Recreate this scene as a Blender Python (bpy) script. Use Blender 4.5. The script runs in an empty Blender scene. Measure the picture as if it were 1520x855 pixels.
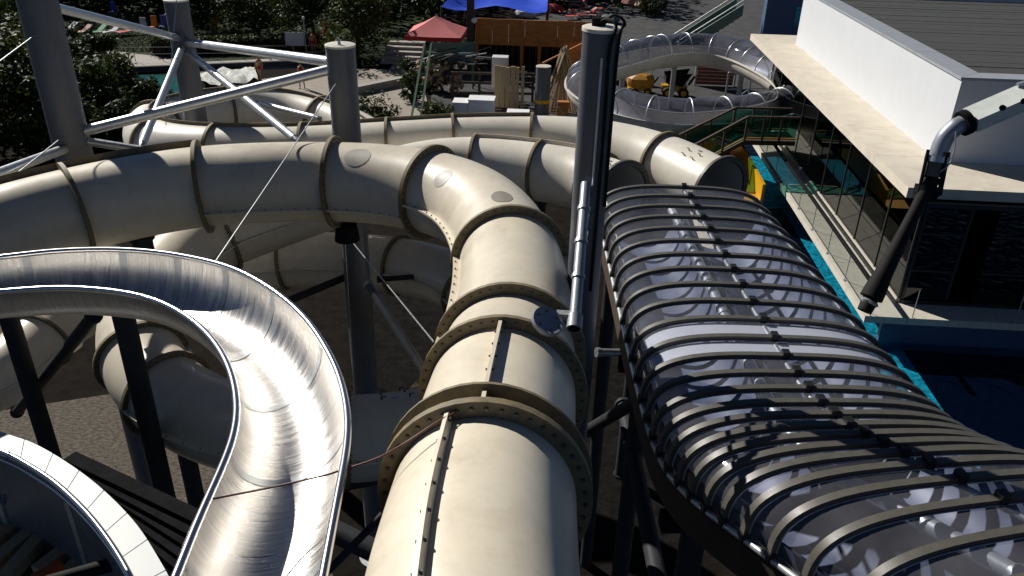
import bpy, bmesh, math, random
from mathutils import Vector, Matrix
random.seed(7)
R_ = math.radians
scene = bpy.context.scene
COL = scene.collection

# ------------------------------------------------------------------ camera
FPX, PITCH, YAW, ROLL, CAMH = 1200.0, R_(27.9), R_(-3.2), R_(1.5), 14.0
FWD = Vector((math.sin(YAW)*math.cos(PITCH), math.cos(YAW)*math.cos(PITCH), -math.sin(PITCH)))
_r0 = Vector((math.cos(YAW), -math.sin(YAW), 0)); _u0 = _r0.cross(FWD)
UP = math.cos(ROLL)*_u0 - math.sin(ROLL)*_r0
RT = math.cos(ROLL)*_r0 + math.sin(ROLL)*_u0
CAM = Vector((0, 0, CAMH))
cd = bpy.data.cameras.new('camera'); cam = bpy.data.objects.new('camera', cd); COL.objects.link(cam)
cd.sensor_width = 36; cd.lens = 36*FPX/1520; cd.clip_start = .05; cd.clip_end = 2000
m3 = Matrix((RT, UP, -FWD)).transposed()
cam.matrix_world = Matrix.Translation(CAM) @ m3.to_4x4()
scene.camera = cam

# ------------------------------------------------------------------ sky, sun, exposure
SUN = Vector((-.93, .80, .80)).normalized()
w = bpy.data.worlds.new('World'); scene.world = w; w.use_nodes = True
nt = w.node_tree; bg = nt.nodes['Background']; sky = nt.nodes.new('ShaderNodeTexSky')
sky.sky_type = 'NISHITA'; sky.sun_disc = False; sky.altitude = 2500; sky.air_density = .42; sky.dust_density = .0; sky.ozone_density = 2
sky.sun_elevation = math.asin(SUN.z); sky.sun_rotation = math.atan2(SUN.x, SUN.y)
nt.links.new(sky.outputs[0], bg.inputs[0]); bg.inputs[1].default_value = .05
sl = bpy.data.lights.new('sun', 'SUN'); so = bpy.data.objects.new('sun', sl); COL.objects.link(so)
sl.energy = 5.0; sl.angle = R_(.5); sl.color = (1, .955, .88)
so.rotation_euler = SUN.to_track_quat('Z', 'Y').to_euler(); so.location = (-30, 25, 60)
scene.view_settings.view_transform = 'Standard'; scene.view_settings.look = 'None'
scene.view_settings.exposure = 0.2; scene.view_settings.gamma = 1
scene.cycles.max_bounces = 8; scene.cycles.caustics_reflective = False; scene.cycles.caustics_refractive = False; scene.cycles.transparent_max_bounces = 24

# ------------------------------------------------------------------ photo pixel -> place
def ray(x, y): return (FWD*FPX + RT*(x-760) - UP*(y-427.5)).normalized()
def az(x, y, z):
    v = ray(x, y); return CAM + v*((z-CAMH)/v.z)
def ad(x, y, d): return CAM + ray(x, y)*d
def ay(x, y, Y):
    v = ray(x, y); return CAM + v*(Y/v.y)
def proj(p):
    q = p-CAM; k = q.dot(FWD); return (760+FPX*q.dot(RT)/k, 427.5-FPX*q.dot(UP)/k)
def zpost(px, py, x, y):            # height on the vertical line (x,y) seen at row py
    lo, hi = -5., 16.
    for _ in range(50):
        m = (lo+hi)/2
        if proj(Vector((x, y, m)))[1] > py: lo = m
        else: hi = m
    return Vector((x, y, lo))

# ------------------------------------------------------------------ materials
MATS = {}
def mat(name, col, rough=.5, metal=0., var=0., scale=6., bump=0., bscale=40., spec=.5, stretch=None, col2=None, aniso=0, trans=0, dirt=0, streak=0):
    m = bpy.data.materials.new(name); m.use_nodes = True; t = m.node_tree; b = t.nodes['Principled BSDF']
    b.inputs['Roughness'].default_value = rough; b.inputs['Metallic'].default_value = metal
    b.inputs['Specular IOR Level'].default_value = spec
    b.inputs['Base Color'].default_value = (*col, 1)
    if aniso: b.inputs['Anisotropic'].default_value = aniso
    if trans: b.inputs['Transmission Weight'].default_value = trans
    tc = t.nodes.new('ShaderNodeNewGeometry'); src = tc.outputs['Position']
    if stretch:
        mp = t.nodes.new('ShaderNodeMapping'); mp.inputs['Scale'].default_value = stretch
        t.links.new(src, mp.inputs[0]); src = mp.outputs[0]
    if var or col2:
        n = t.nodes.new('ShaderNodeTexNoise'); n.inputs['Scale'].default_value = scale; n.inputs['Detail'].default_value = 6
        n.inputs['Roughness'].default_value = .65; t.links.new(src, n.inputs['Vector'])
        r = t.nodes.new('ShaderNodeValToRGB'); r.color_ramp.elements[0].position = .32; r.color_ramp.elements[1].position = .68
        c2 = col2 or tuple(min(1, c*(1+var)) for c in col); c1 = col if col2 else tuple(c*(1-var) for c in col)
        r.color_ramp.elements[0].color = (*c1, 1); r.color_ramp.elements[1].color = (*c2, 1)
        t.links.new(n.outputs[0], r.inputs[0]); out = r.outputs[0]
        if dirt:
            n2 = t.nodes.new('ShaderNodeTexNoise'); n2.inputs['Scale'].default_value = 1.7; n2.inputs['Detail'].default_value = 9
            n2.inputs['Roughness'].default_value = .75; t.links.new(tc.outputs['Position'], n2.inputs['Vector'])
            r2 = t.nodes.new('ShaderNodeValToRGB'); r2.color_ramp.elements[0].position = .5; r2.color_ramp.elements[1].position = .75
            mx = t.nodes.new('ShaderNodeMix'); mx.data_type = 'RGBA'; mx.blend_type = 'MULTIPLY'
            mu = t.nodes.new('ShaderNodeMath'); mu.operation = 'MULTIPLY'; mu.inputs[1].default_value = dirt
            t.links.new(n2.outputs[0], r2.inputs[0]); t.links.new(r2.outputs[0], mu.inputs[0]); t.links.new(mu.outputs[0], mx.inputs[0])
            t.links.new(out, mx.inputs[6]); mx.inputs[7].default_value = (.62, .55, .43, 1); out = mx.outputs[2]
        if streak:
            oi = t.nodes.new('ShaderNodeObjectInfo'); mr = t.nodes.new('ShaderNodeMapRange'); mr.inputs[3].default_value = .86; mr.inputs[4].default_value = 1.04
            t.links.new(oi.outputs['Random'], mr.inputs[0])
            m2 = t.nodes.new('ShaderNodeMapping'); m2.inputs['Scale'].default_value = (9, 9, .9); t.links.new(tc.outputs['Position'], m2.inputs[0])
            n3 = t.nodes.new('ShaderNodeTexNoise'); n3.inputs['Scale'].default_value = 1; n3.inputs['Detail'].default_value = 8; n3.inputs['Roughness'].default_value = .6; t.links.new(m2.outputs[0], n3.inputs['Vector'])
            r3 = t.nodes.new('ShaderNodeMapRange'); r3.inputs[1].default_value = .52; r3.inputs[2].default_value = .78; r3.inputs[3].default_value = 1; r3.inputs[4].default_value = 1-streak
            t.links.new(n3.outputs[0], r3.inputs[0])
            mm = t.nodes.new('ShaderNodeMath'); mm.operation = 'MULTIPLY'; t.links.new(mr.outputs[0], mm.inputs[0]); t.links.new(r3.outputs[0], mm.inputs[1])
            vm = t.nodes.new('ShaderNodeVectorMath'); vm.operation = 'SCALE'; t.links.new(out, vm.inputs[0]); t.links.new(mm.outputs[0], vm.inputs['Scale']); out = vm.outputs[0]
        t.links.new(out, b.inputs['Base Color'])
        rr = t.nodes.new('ShaderNodeMapRange'); rr.inputs[3].default_value = max(.02, rough-.08); rr.inputs[4].default_value = min(1, rough+.12)
        t.links.new(n.outputs[0], rr.inputs[0]); t.links.new(rr.outputs[0], b.inputs['Roughness'])
    if bump:
        n = t.nodes.new('ShaderNodeTexNoise'); n.inputs['Scale'].default_value = bscale; n.inputs['Detail'].default_value = 5
        t.links.new(src, n.inputs['Vector'])
        bp = t.nodes.new('ShaderNodeBump'); bp.inputs['Strength'].default_value = bump; bp.inputs['Distance'].default_value = .03
        t.links.new(n.outputs[0], bp.inputs['Height']); t.links.new(bp.outputs[0], b.inputs['Normal'])
    MATS[name] = m; return m

mat('gelcoat', (.72, .65, .52), .33, var=.05, scale=3.0, dirt=.4, bump=.012, bscale=14, streak=.10)
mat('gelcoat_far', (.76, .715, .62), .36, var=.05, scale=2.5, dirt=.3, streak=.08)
mat('flange_grp', (.17, .135, .075), .6, var=.28, scale=9)
mat('patch', (.235, .215, .18), .5, var=.08, scale=12)
mat('bolt_steel', (.10, .095, .085), .45, metal=.7)
mat('galv', (.42, .44, .45), .42, metal=.75, var=.15, scale=14)
mat('bright_tube', (.62, .64, .65), .34, metal=.7, var=.1, scale=8)
mat('column_paint', (.10, .108, .125), .42, var=.1, scale=5, dirt=.3, streak=.4)
mat('column_dark', (.035, .036, .04), .55, var=.2, scale=6, spec=.12)
mat('black_steel', (.014, .014, .016), .92, var=.3, scale=7, spec=.02)
mat('rib_paint', (.085, .080, .068), .45, var=.12, scale=10)
mat('rib_clamp', (.008, .008, .008), .5)
mat('milky', (.72, .73, .76), .3, var=.03)
mat('flume_inside', (.14, .16, .235), .42, var=.35, scale=2.2)
mat('white_wall', (.58, .60, .625), .75, var=.025, scale=1.2, bump=.03, bscale=60)
mat('coping_metal', (.34, .36, .39), .4, var=.05, scale=4)
mat('slab_render', (.64, .58, .48), .8, var=.08, scale=1.3, dirt=.45, bump=.05)
mat('roof_board', (.045, .048, .046), .8, var=.3, scale=3, stretch=(1, 9, 1), bump=.2)
mat('deck_stone', (.58, .54, .46), .7, var=.07, scale=2.2, dirt=.4)
mat('dark_frame', (.012, .013, .014), .4)
mat('pool_wall', (.035, .075, .15), .5, var=.08)
mat('pool_sunlit', (.012, .30, .40), .5, var=.75, scale=6.)  # bright turquoise carries the sunlit part of the pool
mat('pool_shaded', (.0012, .003, .012), .92, var=.3, spec=.02)  # navy carries the shadow lying over the rest of the pool
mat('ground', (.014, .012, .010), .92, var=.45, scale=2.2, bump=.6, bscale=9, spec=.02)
mat('gravel', (.17, .145, .105), .95, scale=11, col2=(.05, .042, .03), bump=1., bscale=16, spec=.12)
mat('setts', (.17, .145, .115), .85, scale=7, col2=(.035, .03, .024), bump=.8, bscale=12, stretch=(1, 2.2, 1), spec=.12)
mat('yard_shade', (.012, .011, .010), .92, var=.5, scale=3, bump=.5, bscale=14, spec=.02)  # near-black, the shade below the slides put into the colour
mat('plaza', (.30, .265, .215), .85, var=.15, scale=1.4, bump=.1)
mat('path_concrete', (.34, .32, .29), .85, var=.12, scale=.9)
mat('plaza_grey', (.075, .075, .077), .9, var=.25, scale=.8, spec=.12)
mat('lawn', (.012, .02, .004), .95, col2=(.025, .038, .007), scale=3, bump=.6, bscale=30, spec=.12)
mat('grass_blade', (.04, .07, .012), .8, var=.3)
mat('stream', (.02, .12, .12), .12, var=.4, scale=3, bump=.6, bscale=5)
mat('foam', (.72, .72, .68), .8, col2=(.30, .33, .31), scale=4, bump=1, bscale=7)
mat('wood_form', (.46, .17, .03), .6, var=.28, scale=1.4, stretch=(1, 1, 4))
mat('wood_pale', (.42, .31, .17), .75, var=.2, scale=5, stretch=(4, 4, .5), bump=.1)
mat('wood_dark', (.045, .028, .018), .7, var=.3, scale=6)
mat('log_end', (.34, .24, .14), .85, var=.35, scale=20)
mat('bark', (.06, .045, .03), .9, var=.35, scale=9, bump=.6)
mat('red_fabric', (.72, .2, .2), .85, var=.06, scale=6)
mat('red_band', (.45, .01, .012), .7)
mat('blue_tarp', (.004, .06, .6), .5, var=.15, scale=.8)
mat('green_paint', (.03, .085, .045), .5, var=.2)
mat('green_tarp', (.13, .20, .15), .6, var=.15, scale=2)
mat('white_box', (.82, .82, .84), .5, var=.03)
mat('orange', (.55, .09, .01), .4, var=.2)
mat('yellow', (.62, .33, .006), .4, var=.1)
mat('tarp_yellow', (.38, .19, .012), .55, var=.35, scale=3, bump=.5, bscale=4)
mat('tyre', (.012, .012, .012), .8)
mat('brick_red', (.19, .075, .055), .85, var=.3, scale=4)
mat('navy_wall', (.05, .10, .20), .6, var=.1)
mat('rubber', (.006, .0055, .005), .75, var=.3, scale=8, spec=.25)
mat('boom_paint', (.62, .66, .62), .4, var=.07, scale=6, dirt=.3)
mat('pipe_grey', (.30, .32, .36), .4, metal=.3, var=.1)
mat('cord_red', (.10, .02, .015), .6)
mat('cord_blue', (.05, .12, .28), .5)
mat('panel_white', (.64, .67, .67), .45, var=.04, scale=3, dirt=.2)
mat('steel_rim', (.62, .61, .60), .22, metal=1.0)
mat('skin', (.45, .24, .16), .6); mat('hair', (.03, .02, .015), .7)
mat('cloth_red', (.35, .03, .02), .8); mat('cloth_dark', (.03, .03, .04), .8); mat('cloth_blue', (.05, .08, .2), .8)
mat('fab_green', (.05, .25, .13), .8); mat('fab_red', (.5, .05, .04), .8); mat('fab_white', (.55, .55, .56), .8); mat('fab_pink', (.45, .22, .2), .8)
mat('fab_orange', (.5, .17, .02), .8); mat('fab_blue', (.05, .1, .4), .8)
mat('globe', (.8, .8, .78), .3)

def schlick(t, f0, nrm=None):
    lw = t.nodes.new('ShaderNodeLayerWeight'); lw.inputs[0].default_value = .5
    if nrm: t.links.new(nrm, lw.inputs['Normal'])
    pw = t.nodes.new('ShaderNodeMath'); pw.operation = 'POWER'; pw.inputs[1].default_value = 5; t.links.new(lw.outputs['Facing'], pw.inputs[0])
    mr = t.nodes.new('ShaderNodeMapRange'); mr.inputs[3].default_value = f0; mr.inputs[4].default_value = 1; t.links.new(pw.outputs[0], mr.inputs[0])
    return mr.outputs[0]
def glass(name, tint, fres=1.45, rough=.03, body=0., bodycol=(.5, .5, .5)):
    m = bpy.data.materials.new(name); m.use_nodes = True; t = m.node_tree; t.nodes.clear()
    o = t.nodes.new('ShaderNodeOutputMaterial'); a = t.nodes.new('ShaderNodeBsdfTransparent'); a.inputs[0].default_value = (*tint, 1)
    g = t.nodes.new('ShaderNodeBsdfGlossy'); g.inputs['Roughness'].default_value = rough
    f = schlick(t, ((fres-1)/(fres+1))**2)
    x = t.nodes.new('ShaderNodeMixShader'); t.links.new(f, x.inputs[0])
    low = a.outputs[0]
    if body:
        d = t.nodes.new('ShaderNodeBsdfDiffuse'); d.inputs[0].default_value = (*bodycol, 1)
        y = t.nodes.new('ShaderNodeMixShader')
        n = t.nodes.new('ShaderNodeTexNoise'); n.inputs['Scale'].default_value = 1.3; n.inputs['Detail'].default_value = 8
        ge = t.nodes.new('ShaderNodeNewGeometry'); t.links.new(ge.outputs['Position'], n.inputs['Vector'])
        mr = t.nodes.new('ShaderNodeMapRange'); mr.inputs[1].default_value = .3; mr.inputs[2].default_value = .75
        mr.inputs[3].default_value = body*.4; mr.inputs[4].default_value = body*1.6
        t.links.new(n.outputs[0], mr.inputs[0]); t.links.new(mr.outputs[0], y.inputs[0])
        t.links.new(a.outputs[0], y.inputs[1]); t.links.new(d.outputs[0], y.inputs[2]); low = y.outputs[0]
    t.links.new(low, x.inputs[1]); t.links.new(g.outputs[0], x.inputs[2]); t.links.new(x.outputs[0], o.inputs[0])
    MATS[name] = m
glass('cover_glass', (.80, .82, .88), 1.5, .09, .10, (.42, .42, .46))
glass('clear_tube', (.55, .57, .66), 1.5, .06, .16, (.35, .36, .42))
glass('rail_glass', (.95, .97, .965), 1.4, .02)
glass('green_glass', (.12, .42, .33), 1.45, .03, .12, (.03, .12, .09))
glass('building_glass', (.05, .10, .09), 1.7, .015)

def steel_mat():
    m = bpy.data.materials.new('brushed_steel'); m.use_nodes = True; t = m.node_tree; b = t.nodes['Principled BSDF']
    b.inputs['Metallic'].default_value = 1; b.inputs['Base Color'].default_value = (.52, .505, .485, 1)
    uv = t.nodes.new('ShaderNodeUVMap'); uv.uv_map = 'UVMap'
    mp = t.nodes.new('ShaderNodeMapping'); mp.inputs['Scale'].default_value = (26, 1.6, 1); t.links.new(uv.outputs[0], mp.inputs[0])
    n = t.nodes.new('ShaderNodeTexNoise'); n.inputs['Scale'].default_value = 1.; n.inputs['Detail'].default_value = 8; n.inputs['Roughness'].default_value = .7
    t.links.new(mp.outputs[0], n.inputs['Vector'])
    r = t.nodes.new('ShaderNodeMapRange'); r.inputs[1].default_value = .3; r.inputs[2].default_value = .7; r.inputs[3].default_value = .24; r.inputs[4].default_value = .5
    t.links.new(n.outputs[0], r.inputs[0]); t.links.new(r.outputs[0], b.inputs['Roughness'])
    mpb = t.nodes.new('ShaderNodeMapping'); mpb.inputs['Scale'].default_value = (3.2, 1.3, 1); t.links.new(uv.outputs[0], mpb.inputs[0])
    nb = t.nodes.new('ShaderNodeTexNoise'); nb.inputs['Scale'].default_value = 1.; nb.inputs['Detail'].default_value = 3; t.links.new(mpb.outputs[0], nb.inputs['Vector'])
    ma = t.nodes.new('ShaderNodeMath'); ma.operation = 'MULTIPLY_ADD'; ma.inputs[1].default_value = 1.6; t.links.new(nb.outputs[0], ma.inputs[0]); t.links.new(n.outputs[0], ma.inputs[2])
    cr = t.nodes.new('ShaderNodeValToRGB'); cr.color_ramp.elements[0].color = (.36, .35, .345, 1); cr.color_ramp.elements[1].color = (.60, .58, .55, 1); cr.color_ramp.elements[0].position = .3; cr.color_ramp.elements[1].position = .62
    t.links.new(n.outputs[0], cr.inputs[0]); t.links.new(cr.outputs[0], b.inputs['Base Color'])
    bp = t.nodes.new('ShaderNodeBump'); bp.inputs['Strength'].default_value = .38; bp.inputs['Distance'].default_value = .012
    t.links.new(ma.outputs[0], bp.inputs['Height']); t.links.new(bp.outputs[0], b.inputs['Normal'])
    MATS['brushed_steel'] = m
steel_mat()
def leaf_mat(name, c1, c2):
    m = bpy.data.materials.new(name); m.use_nodes = True; t = m.node_tree; b = t.nodes['Principled BSDF']
    g = t.nodes.new('ShaderNodeNewGeometry')
    r = t.nodes.new('ShaderNodeValToRGB'); r.color_ramp.elements[0].color = (*c1, 1); r.color_ramp.elements[1].color = (*c2, 1)
    t.links.new(g.outputs['Random Per Island'], r.inputs[0]); t.links.new(r.outputs[0], b.inputs['Base Color'])
    b.inputs['Roughness'].default_value = .6; b.inputs['Specular IOR Level'].default_value = .25
    tr = t.nodes.new('ShaderNodeBsdfTranslucent'); t.links.new(r.outputs[0], tr.inputs[0])
    mx = t.nodes.new('ShaderNodeMixShader'); mx.inputs[0].default_value = .3
    o = t.nodes['Material Output']; t.links.new(b.outputs[0], mx.inputs[1]); t.links.new(tr.outputs[0], mx.inputs[2]); t.links.new(mx.outputs[0], o.inputs[0])
    MATS[name] = m
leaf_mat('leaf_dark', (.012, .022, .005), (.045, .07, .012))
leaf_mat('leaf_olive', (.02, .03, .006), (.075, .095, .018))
def water_mat():
    m = bpy.data.materials.new('water'); m.use_nodes = True; t = m.node_tree; t.nodes.clear()
    o = t.nodes.new('ShaderNodeOutputMaterial'); a = t.nodes.new('ShaderNodeBsdfTransparent'); a.inputs[0].default_value = (.55, .85, .92, 1)
    g = t.nodes.new('ShaderNodeBsdfGlossy'); g.inputs['Roughness'].default_value = .06
    ge = t.nodes.new('ShaderNodeNewGeometry')
    v = t.nodes.new('ShaderNodeTexVoronoi'); v.feature = 'SMOOTH_F1'; v.inputs['Scale'].default_value = 2.2
    n = t.nodes.new('ShaderNodeTexNoise'); n.inputs['Scale'].default_value = 3.; n.inputs['Detail'].default_value = 4
    t.links.new(ge.outputs['Position'], n.inputs['Vector'])
    mxv = t.nodes.new('ShaderNodeMix'); mxv.data_type = 'RGBA'; mxv.inputs[0].default_value = .12
    t.links.new(ge.outputs['Position'], mxv.inputs[6]); t.links.new(n.outputs['Color'], mxv.inputs[7]); t.links.new(mxv.outputs[2], v.inputs['Vector'])
    ad_ = t.nodes.new('ShaderNodeMath'); ad_.operation = 'ADD'; t.links.new(v.outputs[0], ad_.inputs[0]); t.links.new(n.outputs[0], ad_.inputs[1])
    bp = t.nodes.new('ShaderNodeBump'); bp.inputs['Strength'].default_value = .4; bp.inputs['Distance'].default_value = .2
    t.links.new(ad_.outputs[0], bp.inputs['Height']); t.links.new(bp.outputs[0], g.inputs['Normal'])
    f = schlick(t, .02, bp.outputs[0])
    x = t.nodes.new('ShaderNodeMixShader'); t.links.new(f, x.inputs[0]); t.links.new(a.outputs[0], x.inputs[1]); t.links.new(g.outputs[0], x.inputs[2])
    t.links.new(x.outputs[0], o.inputs[0]); MATS['water'] = m
water_mat()

# ------------------------------------------------------------------ object helpers
def tag(o, label=None, cat=None, group=None, kind=None):
    if label: o['label'] = label
    if cat: o['category'] = cat
    if group: o['group'] = group
    if kind: o['kind'] = kind
    return o
def thing(name, label, cat, loc, group=None):
    o = bpy.data.objects.new(name, None); COL.objects.link(o); o.location = loc; o.empty_display_size = .2
    return tag(o, label, cat, group)
def origin(o):
    v = Vector((0, 0, 0))
    while o is not None: v += Vector(o.location); o = o.parent
    return v
class MB:
    def __init__(s): s.v = []; s.f = []; s.uv = None
    def add(s, vs, fs):
        n = len(s.v); s.v += [Vector(a) for a in vs]; s.f += [tuple(i+n for i in f) for f in fs]; return s
    def box(s, c, size, rz=0, ax=None):
        c = Vector(c); hx, hy, hz = (a/2 for a in size)
        X, Y, Z = ax or (Vector((math.cos(rz), math.sin(rz), 0)), Vector((-math.sin(rz), math.cos(rz), 0)), Vector((0, 0, 1)))
        vs = [c+X*a*hx+Y*b*hy+Z*d*hz for d in (-1, 1) for b in (-1, 1) for a in (-1, 1)]
        return s.add(vs, [(0, 2, 3, 1), (4, 5, 7, 6), (0, 1, 5, 4), (2, 6, 7, 3), (0, 4, 6, 2), (1, 3, 7, 5)])
    def span(s, a, b):
        a, b = Vector(a), Vector(b); return s.box((a+b)/2, [abs(x) for x in (b-a)])
    def bar(s, p, q, wd, ht, up=Vector((0, 0, 1))):
        p, q = Vector(p), Vector(q); Y = (q-p); L = Y.length; Y.normalize()
        X = Y.cross(up); X = X.normalized() if X.length > 1e-4 else Vector((1, 0, 0)); Z = X.cross(Y)
        return s.box((p+q)/2, (wd, L, ht), ax=(X, Y, Z))
    def sweep(s, pts, prof, frames=None, closed_prof=True, cap=True, closed=False):
        pts = [Vector(p) for p in pts]; n = len(pts); k = len(prof); vs = []; fs = []
        for i, p in enumerate(pts):
            if frames: X, Z = frames[i]
            else:
                T = (pts[(i+1) % n if closed else min(i+1, n-1)]-pts[i-1 if (i or closed) else 0]).normalized()
                X = T.cross(Vector((0, 0, 1))); X = X.normalized() if X.length > 1e-3 else Vector((1, 0, 0)); Z = X.cross(T)
            vs += [p+X*a+Z*b for a, b in prof]
        kk = k if closed_prof else k-1
        for i in range(n if closed else n-1):
            j = (i+1) % n
            for a in range(kk): fs.append((i*k+a, i*k+(a+1) % k, j*k+(a+1) % k, j*k+a))
        if cap and closed_prof and not closed: fs += [tuple(range(k))[::-1], tuple(range((n-1)*k, n*k))]
        return s.add(vs, fs)
    def tube(s, pts, r, seg=12, cap=True, closed=False):
        return s.sweep(pts, [(r*math.cos(2*math.pi*a/seg), r*math.sin(2*math.pi*a/seg)) for a in range(seg)], cap=cap, closed=closed)
    def cone(s, p, q, r0, r1, seg=14):
        p, q = Vector(p), Vector(q); T = (q-p).normalized(); X = T.orthogonal().normalized(); Y = T.cross(X); vs = []
        for c, r in ((p, r0), (q, r1)): vs += [c+(X*math.cos(2*math.pi*i/seg)+Y*math.sin(2*math.pi*i/seg))*r for i in range(seg)]
        return s.add(vs, [(i, (i+1) % seg, seg+(i+1) % seg, seg+i) for i in range(seg)]+[tuple(range(seg))[::-1], tuple(range(seg, 2*seg))])
    def lathe(s, c, prof, seg=20, ax=None):
        c = Vector(c); X, Y, Z = ax or (Vector((1, 0, 0)), Vector((0, 1, 0)), Vector((0, 0, 1))); vs = []; k = len(prof); fs = []
        for i in range(seg):
            a = 2*math.pi*i/seg; vs += [c+(X*math.cos(a)+Y*math.sin(a))*r+Z*z for r, z in prof]
        for i in range(seg):
            j = (i+1) % seg
            for a in range(k-1): fs.append((i*k+a, j*k+a, j*k+a+1, i*k+a+1))
        return s.add(vs, fs)
    def sheet(s, pts): return s.add(pts, [tuple(range(len(pts)))])
    def build(s, name, m, parent=None, smooth=35, kind=None, label=None):
        off = origin(parent) if parent else Vector((0, 0, 0))
        me = bpy.data.meshes.new(name); me.from_pydata([tuple(v-off) for v in s.v], [], s.f)
        if s.uv:
            l = me.uv_layers.new(name='UVMap')
            for i, lp in enumerate(me.loops): l.data[i].uv = s.uv[lp.vertex_index]
        me.materials.append(MATS[m])
        if smooth: me.shade_smooth(); me.set_sharp_from_angle(angle=R_(smooth))
        o = bpy.data.objects.new(name, me); COL.objects.link(o)
        if parent: o.parent = parent
        if kind: o['kind'] = kind
        if label: o['label'] = label
        return o
    def solo(s, name, m, label, cat, group=None, smooth=35):      # a thing that is one mesh, origin at its base
        lo = [min(v[i] for v in s.v) for i in range(3)]; hi = [max(v[i] for v in s.v) for i in range(3)]
        c = Vector(((lo[0]+hi[0])/2, (lo[1]+hi[1])/2, lo[2]))
        for v in s.v: v -= c
        o = s.build(name, m, None, smooth); o.location = c
        return tag(o, label, cat, group)
def struct(name, mb, m, smooth=0): return tag(mb.build(name, m, None, smooth), kind='structure')
def copy_tree(o, parent=None):
    c = o.copy(); COL.objects.link(c)
    if parent: c.parent = parent
    for ch in o.children: copy_tree(ch, c)
    return c
def catmull(P, n=16):
    P = [Vector(p) for p in P]; out = []
    Q = [P[0]*2-P[1]]+P+[P[-1]*2-P[-2]]
    for i in range(1, len(Q)-2):
        a, b, c, d = Q[i-1:i+3]
        for k in range(n):
            t = k/n
            out.append(.5*((2*b)+(c-a)*t+(2*a-5*b+4*c-d)*t*t+(3*b-a-3*c+d)*t**3))
    out.append(P[-1]); return out
def resample(pts, step):
    L = [0]
    for a, b in zip(pts, pts[1:]): L.append(L[-1]+(b-a).length)
    n = max(2, int(round(L[-1]/step))); out = []; j = 0
    for k in range(n+1):
        s = L[-1]*k/n
        while j < len(L)-2 and L[j+1] < s: j += 1
        t = (s-L[j])/max(1e-9, L[j+1]-L[j]); out.append(pts[j].lerp(pts[j+1], t))
    return out
def smooth_pts(P, it=3):
    for _ in range(it): P = [P[0]]+[(P[i-1]+P[i]*2+P[i+1])/4 for i in range(1, len(P)-1)]+[P[-1]]
    return P
def frames(P):
    out = []
    for i in range(len(P)):
        T = (P[min(i+1, len(P)-1)]-P[max(i-1, 0)]).normalized(); X = T.cross(Vector((0, 0, 1))).normalized(); out.append((X, X.cross(T), T))
    return out

# ================================================================== SETTING: ground and water
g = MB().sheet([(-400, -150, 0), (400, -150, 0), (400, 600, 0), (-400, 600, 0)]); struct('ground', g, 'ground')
def patch(name, m, pts, z): return struct(name, MB().sheet([(p[0], p[1], z) for p in pts]), m)
def pxpoly(pp, z=0.0): return [az(x, y, z) for x, y in pp]
patch('gravel_bed', 'gravel', pxpoly([(0, 468), (135, 455), (122, 515), (60, 560), (-60, 580), (-200, 600), (-200, 470)]), .008)
patch('cobbled_yard', 'setts', pxpoly([(-200, 640), (330, 560), (520, 900), (330, 1000), (-300, 900)]), .006)
patch('service_yard', 'yard_shade', pxpoly([(520, 420), (720, 420), (1000, 500), (1030, 900), (560, 900), (520, 640)]), .004)  # dark sheet painted as the shade beneath the slides
patch('plaza', 'plaza', pxpoly([(280, 135), (450, 108), (575, 96), (618, 92), (645, 190), (700, 240), (480, 240), (300, 190)]), .008)
patch('upper_plaza', 'plaza_grey', pxpoly([(640, 60), (1000, -20), (1110, -30), (1190, 40), (1200, 240), (640, 240)]), .004)
patch('lawn', 'lawn', [(-110, 56), (-13, 60), (-12, 130), (-110, 130)], .008)
patch('path', 'path_concrete', pxpoly([(155, 74), (235, 84), (300, 92), (480, 84), (480, 98), (300, 108), (188, 106)]), .014)
# grass on the lawn
gm = MB(); L0 = pxpoly([(70, 44), (325, 50), (325, 80), (160, 75), (70, 76)])
for i in range(9000):
    a, b = random.random(), random.random()
    p = (L0[0]*(1-a)+L0[1]*a)*(1-b)+((L0[4]*(1-a)+L0[2]*a))*b; h = random.uniform(.06, .16); an = random.random()*6.3
    d = Vector((math.cos(an), math.sin(an), 0))*.03; t = Vector((random.uniform(-.06, .06), random.uniform(-.06, .06), h))
    gm.add([p-d, p+d, p+t], [(0, 1, 2)])
tag(gm.build('grass', 'grass_blade', None, 0), 'short mown grass around the coloured sun loungers', 'grass', kind='stuff')
# pools
PZ = .30
def basin(name, m, x0, x1, y0, y1, z): struct(name, MB().sheet([(x0, y0, z), (x1, y0, z), (x1, y1, z), (x0, y1, z)]), m)
basin('pool_floor', 'pool_shaded', 6.4, 60, 6, 46, .02)  # floor coloured dark in place of a cast shadow
basin('pool_sunlit', 'pool_sunlit', 10.42, 11.62, 10, 37, .05)  # strip painted bright where sun falls on the water
basin('pool_sunlit_far', 'pool_sunlit', 7.6, 11.3, 35.5, 43, .07)  # wider sunlit patch, painted in the same bright colour
struct('pool_water', MB().sheet([(6.4, 6, PZ), (60, 6, PZ), (60, 46, PZ), (6.4, 46, PZ)]), 'water')
struct('pool_edge', MB().span((6.1, 5.7, 0), (6.4, 46.3, .42)), 'deck_stone')
struct('stream', MB().sheet([(p.x, p.y, .03) for p in pxpoly([(95, 128), (190, 112), (300, 112), (300, 150), (190, 190), (95, 215)])]), 'stream')
fm = MB()
fp = pxpoly([(292, 112), (378, 104), (384, 124), (300, 130)])
for i in range(14):
    for j in range(8):
        a, b = i/13, j/7; p = (fp[0]*(1-a)+fp[1]*a)*(1-b)+(fp[3]*(1-a)+fp[2]*a)*b; fm.v.append(Vector((p.x, p.y, .04+random.random()*.45)))
fm.f = [(i*8+j, (i+1)*8+j, (i+1)*8+j+1, i*8+j+1) for i in range(13) for j in range(7)]
struct('white_water', fm, 'foam', 60)

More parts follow.
